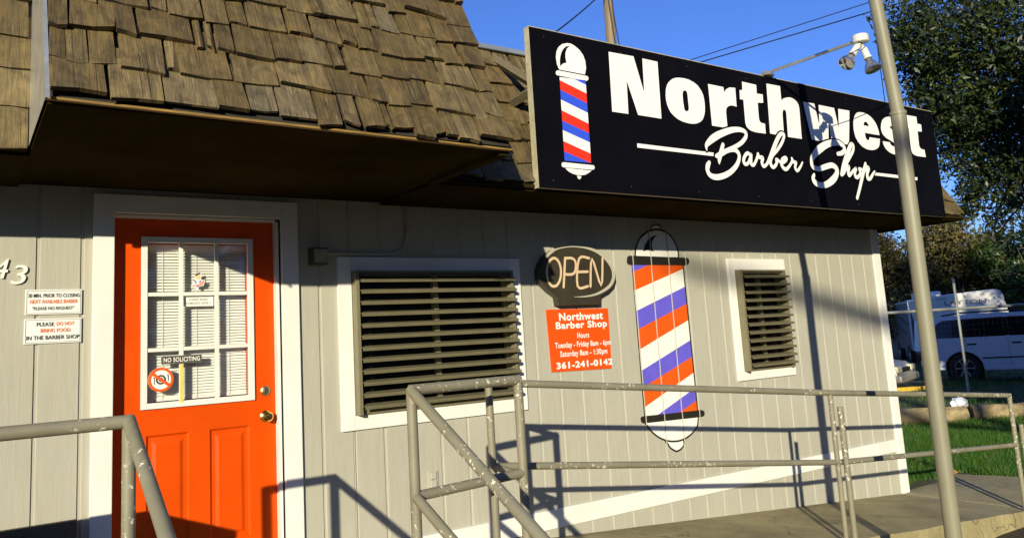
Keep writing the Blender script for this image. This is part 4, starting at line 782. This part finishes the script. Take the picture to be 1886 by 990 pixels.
# chain-link / wire mesh fence
f0,f1=Vector((16.3,4.76,0)),Vector((18.6,3.15,0)); fd=(f1-f0).normalized()
fn=thing('wire_fence','galvanised pipe and wire mesh fence in front of the parked vehicles','fence',(17.4,4.0,0))
def fns(mb,n,mm): o=mb.build(n,mm,None); o.parent=fn; o.matrix_parent_inverse=Matrix.Translation((-17.4,-4.0,0))
P0=Vector((17.43,3.95,0))
fns(MB().tube([P0-fd*3.4+Vector((0,0,1.865)),P0+fd*7+Vector((0,0,1.865))],.032,8),'top_rail',MT['galv'])
for k in (-1.15,0,1,2,3):
    q=P0+fd*2.9*k; fns(MB().tube([q-Vector((0,0,.1)),q+Vector((.0,0,2.52 if k==0 else 1.9))],.028,8),'post',MT['galv'])
m=MB()
t=-3.3
while t<6.9:
    q=P0+fd*t; m.tube([q+Vector((0,0,.02)),q+Vector((0,0,1.84))],.0008,3,False); t+=.1
for k in range(18): z=.05+k*.105; m.tube([P0-fd*3.3+Vector((0,0,z)),P0+fd*6.9+Vector((0,0,z))],.0008,3,False)
fns(m,'wire_mesh',MT['rustwire'])
# landscape timbers
def timber(a,b,lbl,seed):
    rn=random.Random(seed); a,b=Vector(a),Vector(b); d=(b-a); n=10; m=MB(); pts=[];rs=[]
    for k in range(n+1): pts.append(a+d*(k/n)+Vector((rn.gauss(0,.008),rn.gauss(0,.008),rn.gauss(0,.008)))); rs.append(.15+rn.gauss(0,.006))
    m.tube(pts,rs,9); return tag(m.build('landscape_timber',MT['timber'],smooth=True),lbl,'timber','timbers edging the lawn')
timber((11.9,4.0,.09),(13.95,2.33,.09),'long pale landscape timber edging the lawn behind the pole',1)
timber((14.02,2.28,.10),(15.6,.93,.10),'pale landscape timber edging the lawn at the right of the photo',2)
m=MB(); rn=random.Random(4)
bm=bmesh.new(); bmesh.ops.create_icosphere(bm,subdivisions=3,radius=1)
for v in bm.verts:
    k=1+.16*math.sin(v.co.x*7+v.co.y*3)+.12*math.sin(v.co.y*9-v.co.z*5)+rn.gauss(0,.03); v.co=Vector((v.co.x*.17*k,v.co.y*.12*k,max(0,v.co.z+.25)*.115*k))
me=bpy.data.meshes.new('plastic_bag'); bm.to_mesh(me); bm.free(); me.materials.append(MT['bag']); o=bpy.data.objects.new('plastic_bag',me); COL.objects.link(o); o.location=(14.0,2.42,.215); tag(o,'crumpled white plastic bag lying on the landscape timber','bag')
m=MB(); rn=random.Random(9)
m.add([(0,0,.012),(.05,-.02,.03),(.10,.0,.018),(.07,.05,.05),(.02,.05,.03)],[(0,1,3,4),(1,2,3)]); o=m.build('dry_leaf',MT['leafdry']); o.location=(9.15,.08,.002); tag(o,'curled yellow dry leaf at the edge of the lawn','leaf')
# vehicles -------------------------------------------------------------
def wheel(t,x,ysgn,r,half,hub,W):
    q=Vector((0,0,1)).rotation_difference(Vector((0,ysgn,0))); M=Matrix.Translation((x,ysgn*(half-.2),r))@q.to_matrix().to_4x4()
    ty=MB().lathe([(r*.66,0),(r*.93,0),(r,.03),(r,.17),(r*.95,.2),(r*.69,.2),(r*.66,.17)],28,M).build('wheel',MT['rubber'],None,smooth=True); ty.parent=t
    m=MB().lathe([(r*.66,.02),(r*.66,.185),(r*.63,.19),(r*.6,.16),(r*.6,.12)],28,M); m.lathe([(0,.165),(r*.17,.165),(r*.19,.14)],14,M)
    for k in range(6):
        a=2*math.pi*k/6; c,s=math.cos(a),math.sin(a)
        for sg in (-1,1):
            w0,w1=.012,.035; vs=[]
            for rr,ww,h in ((r*.12,.02,.165),(r*.63,.045,.17)):
                for e in (0,1): 
                    off=sg*ww*e if False else (ww*(e-.5)); vs.append(tuple(M@Vector((c*rr-s*off,s*rr+c*off,h))))
            if sg==1: m.add(vs,[(0,1,3,2)])
    o=m.build('rim',MT['alloy']); o.parent=ty
    return ty
def vehicle_part(t,mb,n,mm,**k): o=mb.build(n,mm,None,**k); o.parent=t; return o
def suv(loc,rz):
    t=thing('parked_suv','white sport utility vehicle parked behind the wire fence','car',loc,rz); HW=.93
    def arch(cx,r,n=10): return [(cx+r*math.cos(a),.36+r*math.sin(a)) for a in np.linspace(math.pi*1.0,0,n)]
    # local x: rear (0) to front (4.87)
    prof=[(.0,.62),(.03,.42),(.1,.36),(.50,.33)]+[(x,max(z,.33)) for x,z in arch(.95,.44)]+[(1.42,.30),(3.38,.30)]+[(x,max(z,.33)) for x,z in arch(3.82,.44)]+[(4.35,.34),(4.78,.38),(4.87,.55),(4.85,.82),(4.72,.98),(3.6,1.12),(3.55,1.14),(.02,1.14),(-.02,1.0)]
    m=MB(); m.prism(prof,-HW,HW,'y'); b=vehicle_part(t,m,'body',MT['suvp'],bevel=.05)
    gh=[(.06,1.135),(.10,1.30),(.38,1.64),(.62,1.72),(1.4,1.76),(2.6,1.74),(2.9,1.66),(3.62,1.135)]
    m=MB(); o_=[(x,z) for x,z in gh]; n=len(o_); 
    def inset(z): return HW-.03-.17*(z-1.135)/.6
    vs=[(x,-inset(z),z) for x,z in o_]+[(x,inset(z),z) for x,z in o_]
    fs=[tuple(range(n)),tuple(2*n-1-i for i in range(n))]+[(i,(i+1)%n,n+(i+1)%n,n+i) for i in range(n)]
    m.add(vs,fs); vehicle_part(t,m,'cabin',MT['suvp'],bevel=.03)
    for sg in (-1,1):
        def pane(name,pts):
            m=MB(); vs=[(x,sg*(inset(z)+.008),z) for x,z in pts]; m.add(vs,[tuple(range(len(pts)))]); 
            vehicle_part(t,m,name,MT['glass'])
        pane('side_window',[(.26,1.19),(.20,1.24),(.24,1.32),(.44,1.56),(.56,1.615),(1.02,1.635),(1.02,1.16),(.4,1.16)])
        pane('side_window',[(1.045,1.16),(1.045,1.635),(1.98,1.645),(1.98,1.16)]); pane('side_window',[(2.05,1.16),(2.05,1.645),(2.62,1.63),(2.8,1.56),(3.30,1.19),(3.28,1.16)])
        m=MB()
        for xa,xb in ((1.022,1.043),(1.982,2.048)): m.add([(xa,sg*(inset(1.17)+.007),1.17),(xb,sg*(inset(1.17)+.007),1.17),(xb,sg*(inset(1.635)+.007),1.635),(xa,sg*(inset(1.635)+.007),1.635)],[(0,1,2,3)])
        [vehicle_part(t,q_,'window_pillar',MT['glass']) for q_ in pieces(m)]
        m=MB(); m.box((1.38,sg*(HW+.004)-.01,.60),(3.25,sg*(HW+.004)+.012,.635)); vehicle_part(t,m,'side_moulding',MT['trim'])
        for hx in (1.18,2.18): vehicle_part(t,MB().box((hx-.11,sg*(HW+.005)-.012,.955),(hx+.11,sg*(HW+.005)+.018,1.0)),'door_handle',MT['trim'],bevel=.012)
        m=MB(); m.tube([(.55,sg*(inset(1.72)-.06),1.745),(1.0,sg*(inset(1.74)-.06),1.80),(2.3,sg*(inset(1.74)-.06),1.80),(2.7,sg*(inset(1.7)-.06),1.735)],.02,8); vehicle_part(t,m,'roof_rail',MT['trim'],smooth=True)
        m=MB()
        for xx in (1.03,2.0,3.42): m.box((xx-.004,sg*(HW+.001)-.004,.40),(xx+.004,sg*(HW+.001)+.001,1.13))
        [vehicle_part(t,q_,'door_seam',MT['trim']) for q_ in pieces(m)]
        m=MB(); m.box((-.035,sg*.80-.11,.80),(.12,sg*.80+.11,1.12)); vehicle_part(t,m,'tail_light',MT['redlens'],bevel=.02)
        m=MB(); m.box((4.60,sg*.70-.2,.72),(4.868,sg*.70+.2,.9)); vehicle_part(t,m,'headlight',MT['lens'],bevel=.03)
        m=MB(); m.box((3.12,sg*1.03-.1,1.13),(3.25,sg*1.03+.1,1.28)); vehicle_part(t,m,'mirror',MT['trim'],bevel=.03)
        for cx in (.95,3.82): 
            wheel(t,cx,sg,.365,HW-.02,None,None)
            m=MB(); q=MB().prism([(cx-.43,.05)]+[(cx+.43*math.cos(a),.36+.43*math.sin(a)) for a in np.linspace(math.pi,0,12)]+[(cx+.43,.05)],sg*(HW-.34),sg*(HW-.30),'y'); vehicle_part(t,q,'wheel_well',MT['dark'])
    m=MB(); m.add([(3.0,-.68,1.62),(3.0,.68,1.62),(3.6,.86,1.16),(3.6,-.86,1.16)],[(0,1,2,3)]); m.v=[(x+.03,y,z+.02) for x,y,z in m.v]; vehicle_part(t,m,'windscreen',MT['glass'])
    m=MB(); m.box((-.06,-.88,.42),(.06,.88,.62)); vehicle_part(t,m,'rear_bumper',MT['suvp'],bevel=.03)
    m=MB(); m.box((4.80,-.5,.68),(4.885,.5,.88)); vehicle_part(t,m,'grille',MT['trim'],bevel=.01)
    return t
hx,hy=.43,-.903; rz=math.atan2(hy,hx)
# rear wheel outer face at (21.76,6.13): right side (-y local) faces the camera
rw=Vector((21.76,6.13,0)); loc=rw-Vector((hx,hy,0))*.95-Vector((hy*1,-hx*1,0))*.93*1
suv((loc.x,loc.y,-.02),rz)
def sedan(loc,rz):
    t=thing('parked_sedan','silver sedan nose with headlight showing past the shop corner','car',loc,rz); HW=.87
    def arch(cx,r,n=10): return [(cx+r*math.cos(a),.31+r*math.sin(a)) for a in np.linspace(math.pi,0,n)]
    prof=[(0,.55),(.05,.33),(.5,.28)]+[(x,max(z,.28)) for x,z in arch(.95,.37)]+[(1.35,.22),(3.2,.22)]+[(x,max(z,.28)) for x,z in arch(3.6,.37)]+[(4.0,.25),(4.45,.26),(4.5,.45),(4.48,.58),(4.3,.70),(3.3,.88),(.3,.95),(.05,.85)]
    vehicle_part(t,MB().prism(prof,-HW,HW,'y'),'body',MT['silver'],bevel=.06)
    gh=[(.55,.93),(1.2,1.36),(2.2,1.40),(3.25,.9)]; n=4
    ins=lambda z: HW-.04-.2*(z-.9)/.5
    vs=[(x,-ins(z),z) for x,z in gh]+[(x,ins(z),z) for x,z in gh]
    vehicle_part(t,MB().add(vs,[(0,1,2,3),(7,6,5,4)]+[(i,(i+1)%4,4+(i+1)%4,4+i) for i in range(4)]),'cabin',MT['glass'],bevel=.03)
    vehicle_part(t,MB().box((1.2,-.62,1.375),(2.2,.62,1.41)),'roof',MT['silver'],bevel=.015)
    for sg in (-1,1):
        vehicle_part(t,MB().box((4.20,sg*.62-.2,.50),(4.515,sg*.62+.2,.645)),'headlight',MT['lens'],bevel=.03)
        for cx in (.95,3.6): wheel(t,cx,sg,.31,HW-.02,None,None)
    vehicle_part(t,MB().box((4.38,-.84,.27),(4.585,.84,.445)),'front_bumper',MT['silver'],bevel=.05); vehicle_part(t,MB().box((4.40,-.35,.5),(4.51,.35,.6)),'grille',MT['trim'])
hs_=Vector((.28,-.96,0)); nose=Vector((18.85,6.05,0)); l=nose-hs_*4.5
sedan((l.x,l.y,-.02),math.atan2(hs_.y,hs_.x))
m=MB(); q=math.atan2(-.57,.82); R3=Matrix.Rotation(q,3,'Z'); m.box((-.9,-.07,0),(.62,.07,.11),R3,(19.25,6.05,-.02)); tag(m.build('parking_kerb',MT['kerb'],bevel=.02),'yellow painted parking kerb under the silver sedan','parking kerb')
# travel trailer: long side runs from T['trA'] (far, left) to T['trB'] (near, right)
A_,B_=Vector(T['trA']),Vector(T['trB']); dd=(B_-A_); dd.z=0; LT=dd.length; 
tr_=thing('travel_trailer','white travel trailer with faded lettering behind the parked vehicles','trailer',(A_.x,A_.y,0),math.atan2(dd.y,dd.x))
def tp(mb,n,mm,**k): return vehicle_part(tr_,mb,n,mm,**k)
side=[(-.0,.5),(LT+.12,.5),(LT+.12,1.5),(LT-.02,2.32),(LT-.10,2.46),(LT-.3,2.51),(LT*.5,2.46),(.0,2.36),(-.02,2.30),(.12,1.6)]
tp(MB().prism(side,0,2.3,'y'),'body',MT['rv'],bevel=.05)
tp(MB().box((.25,.7,2.36),(.5,1.0,2.50)),'roof_vent',MT['rv'],bevel=.04)
tp(text('LAYTON',LT*.475,2.135,LT*.55,.14,-.012,.0),'lettering',MT['rvtext'],); tp(text('LAYTON',LT*.165,2.29,LT*.12,.045,-.012,.02),'small_lettering',MT['rvtext'])
tp(MB().box((.0,-.008,1.0),(LT,-.001,1.12)),'stripe',MT['rvgrey'])
for cx in (LT*.45,LT*.45+.85): wheel(tr_,cx,-1,.34,.02,None,None)
C_=Vector(T['caC'])
ddc=C_-Vector(T['caL'])
ca=thing('camper','camper coloured grey for the shade on it, with white corner strip and swoosh stripes beside the shop corner','camper',(C_.x,C_.y,0),math.atan2(ddc.y,ddc.x))
def cp(mb,n,mm,**k): return vehicle_part(ca,mb,n,mm,**k)
cp(MB().prism([(-8.5,.5),(0,.5),(0,2.36),(-.2,2.40),(-8.5,2.36)],.0,2.1,'y'),'body',MT['rvgrey'],bevel=.04)
cp(MB().box((-.03,-.03,.5),(.03,.03,2.38)),'corner_strip',MT['rv'],bevel=.01); cp(MB().box((-1.2,.3,2.38),(-.25,1.2,2.66)),'roof_vent',MT['rv'],bevel=.04)
cp(MB().box((-5.2,-.012,1.3),(-4.2,-.002,2.1)),'window',MT['shut'])
for off in (0,.35):
    m=MB().ribbon([(-3.6+off*2,1.45+off,.03),(-2.4+off*2,1.22+off,.13),(-1.0+off*2,1.10+off,.03)],-.02,0,6,0); cp(m,'swoosh_stripe',MT['trim'])
cp(MB().box((-.3,-.012,2.3),(-5.5,-.003,2.34)),'stripe',MT['rv'])
for cx in (-4.4,-1.2): wheel(ca,cx,-1,.36,.02,None,None)
# ---------------------------------------------------------------- trees
def leaves(centers,radii,n,size,aspect=.45,flat=1.,shell=.35):
    centers=np.array(centers); radii=np.array(radii); p=radii**2; p=p/p.sum()
    idx=rng.choice(len(centers),n,p=p); d=rng.normal(size=(n,3)); d/=np.linalg.norm(d,axis=1)[:,None]
    rr=rng.uniform(shell,1.08,n)**.6; lump=1+.22*np.sin(d[:,0]*5+idx)+.2*np.sin(d[:,2]*6+idx*2.1)
    c=centers[idx]+d*(radii[idx]*rr*lump)[:,None]*np.array([1,1,flat])
    a=rng.normal(size=(n,3)); a/=np.linalg.norm(a,axis=1)[:,None]; b=np.cross(a,rng.normal(size=(n,3))); b/=np.linalg.norm(b,axis=1)[:,None]
    s=(size*rng.uniform(.6,1.35,n))[:,None]; a=a*s; b=b*s*aspect
    return np.stack([c-a,c+b*.9-a*.1,c+a,c-b*.9-a*.1],1)
def limb(m,a,b,r0,r1,rn,n=5):
    a,b=Vector(a),Vector(b); pts=[];rs=[]
    for k in range(n+1):
        t=k/n; q=a.lerp(b,t); 
        if 0<k<n: q+=Vector((rn.gauss(0,1),rn.gauss(0,1),rn.gauss(0,.6)))*(b-a).length*.035
        pts.append(q); rs.append(r0+(r1-r0)*t)
    m.tube(pts,rs,7)
def add_leaf(t,arr,m,name='crown'):
    o=fastmesh(name,arr,m); o.parent=t; o.matrix_parent_inverse=Matrix.Translation(-t.location); return o
rn=random.Random(21)
base=Vector((18.9,.6,0)); oak=thing('oak_tree','large dark leafy oak hanging over the right of the shop','tree',base)
cl=T['oak']; cen=[c[:3] for c in cl]; ra=[c[3]*1.05 for c in cl]
m=MB(); fork=base+Vector((-.3,.3,3.2)); limb(m,base-Vector((0,0,.2)),fork,.42,.30,rn)
hub=Vector((17.2,1.2,6.2)); limb(m,fork,hub,.28,.16,rn); hub2=Vector((19.5,-.2,7)); limb(m,fork,hub2,.26,.14,rn)
for c in cen:
    h=hub if (Vector(c)-hub).length<(Vector(c)-hub2).length else hub2
    limb(m,h,c,.07,.015,rn)
extra=[];er=[]
for k in range(26):
    d=Vector((rn.gauss(0,1),rn.gauss(0,1),rn.gauss(0,.6))).normalized(); q=Vector((19.6,.2,8.2))+Vector((d.x*3.3,d.y*3.2,d.z*2.6)); 
    extra.append(tuple(q)); er.append(rn.uniform(.9,1.5)); limb(m,hub2,q,.06,.015,rn)
o=m.build('trunk',MT['bark'],None,smooth=True); o.parent=oak; o.matrix_parent_inverse=Matrix.Translation(-base)
A1=np.concatenate([leaves(cen,np.array(ra)*.92,30000,.046,.42,1.,.1),leaves(cen[:13],np.array(ra[:13])*1.08,5200,.07,.4,1.,.75)]); A2=leaves(extra,er,22000,.075)
add_leaf(oak,np.concatenate([A1,A2]),MT['oak'])
def bush(name,label,cat,c,hw,ht,n,size,m,seed,twigs=40,group=None,trunk=True):
    rn=random.Random(seed); base=Vector((c[0],c[1],0)); t=thing(name,label,cat,base,0,group); cen=[];ra=[]
    for k in range(16):
        z=rn.uniform(.25,.92)*ht; w=hw*(1-.55*(z/ht)**2); a=rn.uniform(0,6.28); rr=rn.uniform(.2,1)*w
        cen.append((c[0]+rr*math.cos(a),c[1]+rr*math.sin(a),z)); ra.append(rn.uniform(.28,.5)*hw*.9)
    mb=MB(); limb(mb,base-Vector((0,0,.2)),base+Vector((0,0,ht*.45)),.16,.09,rn)
    for q in cen: limb(mb,base+Vector((0,0,ht*rn.uniform(.1,.45))),q,.05,.012,rn,4)
    for k in range(twigs):
        q=Vector(rn.choice(cen)); d=Vector((rn.gauss(0,1),rn.gauss(0,1),rn.gauss(.5,.8))).normalized()*rn.uniform(.5,1.2)*hw*.5; mb.tube([q,q+d*.5+Vector((0,0,.05)),q+d],[.02,.014,.005],4)
    o=mb.build('trunk',MT['twig'],None); o.parent=t; o.matrix_parent_inverse=Matrix.Translation(-base)
    add_leaf(t,leaves(cen,ra,n,size,.5,1.,.2),m); return t
G='scrubby trees behind the trailer'
sh=T['shrubs']
spec=[(sh[0],2.3,5.2,'scrub','brownish scrub tree seen just right of the shop corner'),(sh[1],2.6,5.6,'scrub','brownish scrub tree between the pole and the trailer lettering'),(sh[2],2.6,6.2,'scrub','olive scrub tree with bare twigs above the trailer roof'),(sh[3],2.5,5.4,'scrub','olive scrub tree above the trailer rear end'),(sh[4],2.4,5.0,'green','green bushy tree beside the trailer rear corner'),(sh[5],2.6,5.8,'green','green bushy tree at the right photo edge'),(sh[6],2.4,5.4,'scrub','brown scrub tree mostly hidden behind the shop corner')]
for i,(c,hw,ht,mm,lb) in enumerate(spec): bush('scrub_tree',lb,'tree',c,hw,ht,16000,.095,MT[mm],30+i,150,G)
bush('far_tree','tall thin far tree with sparse twiggy crown behind the scrub','tree',(47,14.5,0),4,10.5,3200,.16,MT['scrub'],51,220)
bush('far_tree','hazy green far tree behind the oak branches','tree',(50,9,0),4.5,10,4200,.18,MT['green'],52,160)
# low weeds near the fence
k=blades(9000,(13.2,22),(3,9),.22,.006,lambda x,y:(~abovetimber(x-.6,y))|(np.sin(x*2.1)*np.sin(y*1.9+x)<.35))
o=fastmesh('weeds',k,MT['grass']); o['kind']='stuff'

bush('street_tree','leafy street tree beyond the right photo edge whose shade falls on the parked vehicle','tree',(13.2,-3.4,0),2.3,8.2,20000,.17,MT['oak'],77,40)
# unseen tree belt added behind the camera to block low sky light
cc=[];rr_=[]; rn=random.Random(88)
for k in range(320):
    x=rn.uniform(-75,70); y=-26+rn.uniform(-3,3); top=17 if not (-29<x<-3) else 7.2
    rr0=rn.uniform(1.8,3.0) if top>10 else 1.5; cc.append((x,y,rn.uniform(.5,top-rr0*.5 if top<10 else top))); rr_.append(rr0)
for k in range(60):
    cc.append((-33+rn.uniform(-3,3),rn.uniform(-16,14),rn.uniform(.5,14))); rr_.append(rn.uniform(1.8,3))
o=fastmesh('sky_blocking_trees',leaves(cc,rr_,34000,.55,.6,1.,.2),MT['oak']); o['kind']='stuff'

off=Vector((-sd.x,-sd.y,-sd.z))*31
c0,c1=Vector((5.2,0,2.27))+off,Vector((8.0,0,1.72))+off
base=Vector((12.2+off.x,off.y,-.1)); dt=thing('shadow_limb_tree','unseen bare tree added so its long limb throws a blurred shadow by the narrow window','tree',base)  # unseen tree added, its limb shaped to cast the soft wall band
m=MB(); m.tube([base,base+Vector((.1,0,4)),base+Vector((-.1,0,9)),base+Vector((.1,0,13))],[.3,.22,.15,.04],9)
m.tube([base+Vector((.05,0,8.2)),c1+Vector((2.2,0,-.35)),c1,(c0+c1)/2+Vector((0,0,.03)),c0,c0+Vector((-.5,0,.13))],[.14,.125,.11,.09,.065,.02],8)
m.tube([base+Vector((0,0,7)),base+Vector((1.5,.4,9)),base+Vector((2.4,.3,11.5))],[.12,.08,.02],7); m.tube([base+Vector((0,0,10)),base+Vector((1.,-.4,11.5)),base+Vector((1.2,-.8,13))],[.08,.05,.02],7)
o=m.build('trunk',MT['bark'],None,smooth=True); o.parent=dt; o.matrix_parent_inverse=Matrix.Translation(-base)

cc=[];rr_=[]; rn=random.Random(5)
for k in range(150):
    a=rn.uniform(rad(15),rad(150)); R_=rn.uniform(75,95); cc.append((R_*math.cos(a),R_*math.sin(a),rn.uniform(.5,5))); rr_.append(rn.uniform(2,3.4))
o=fastmesh('far_wood',leaves(cc,rr_,14000,.5,.6,1.,.2),MT['scrub']); o['kind']='stuff'
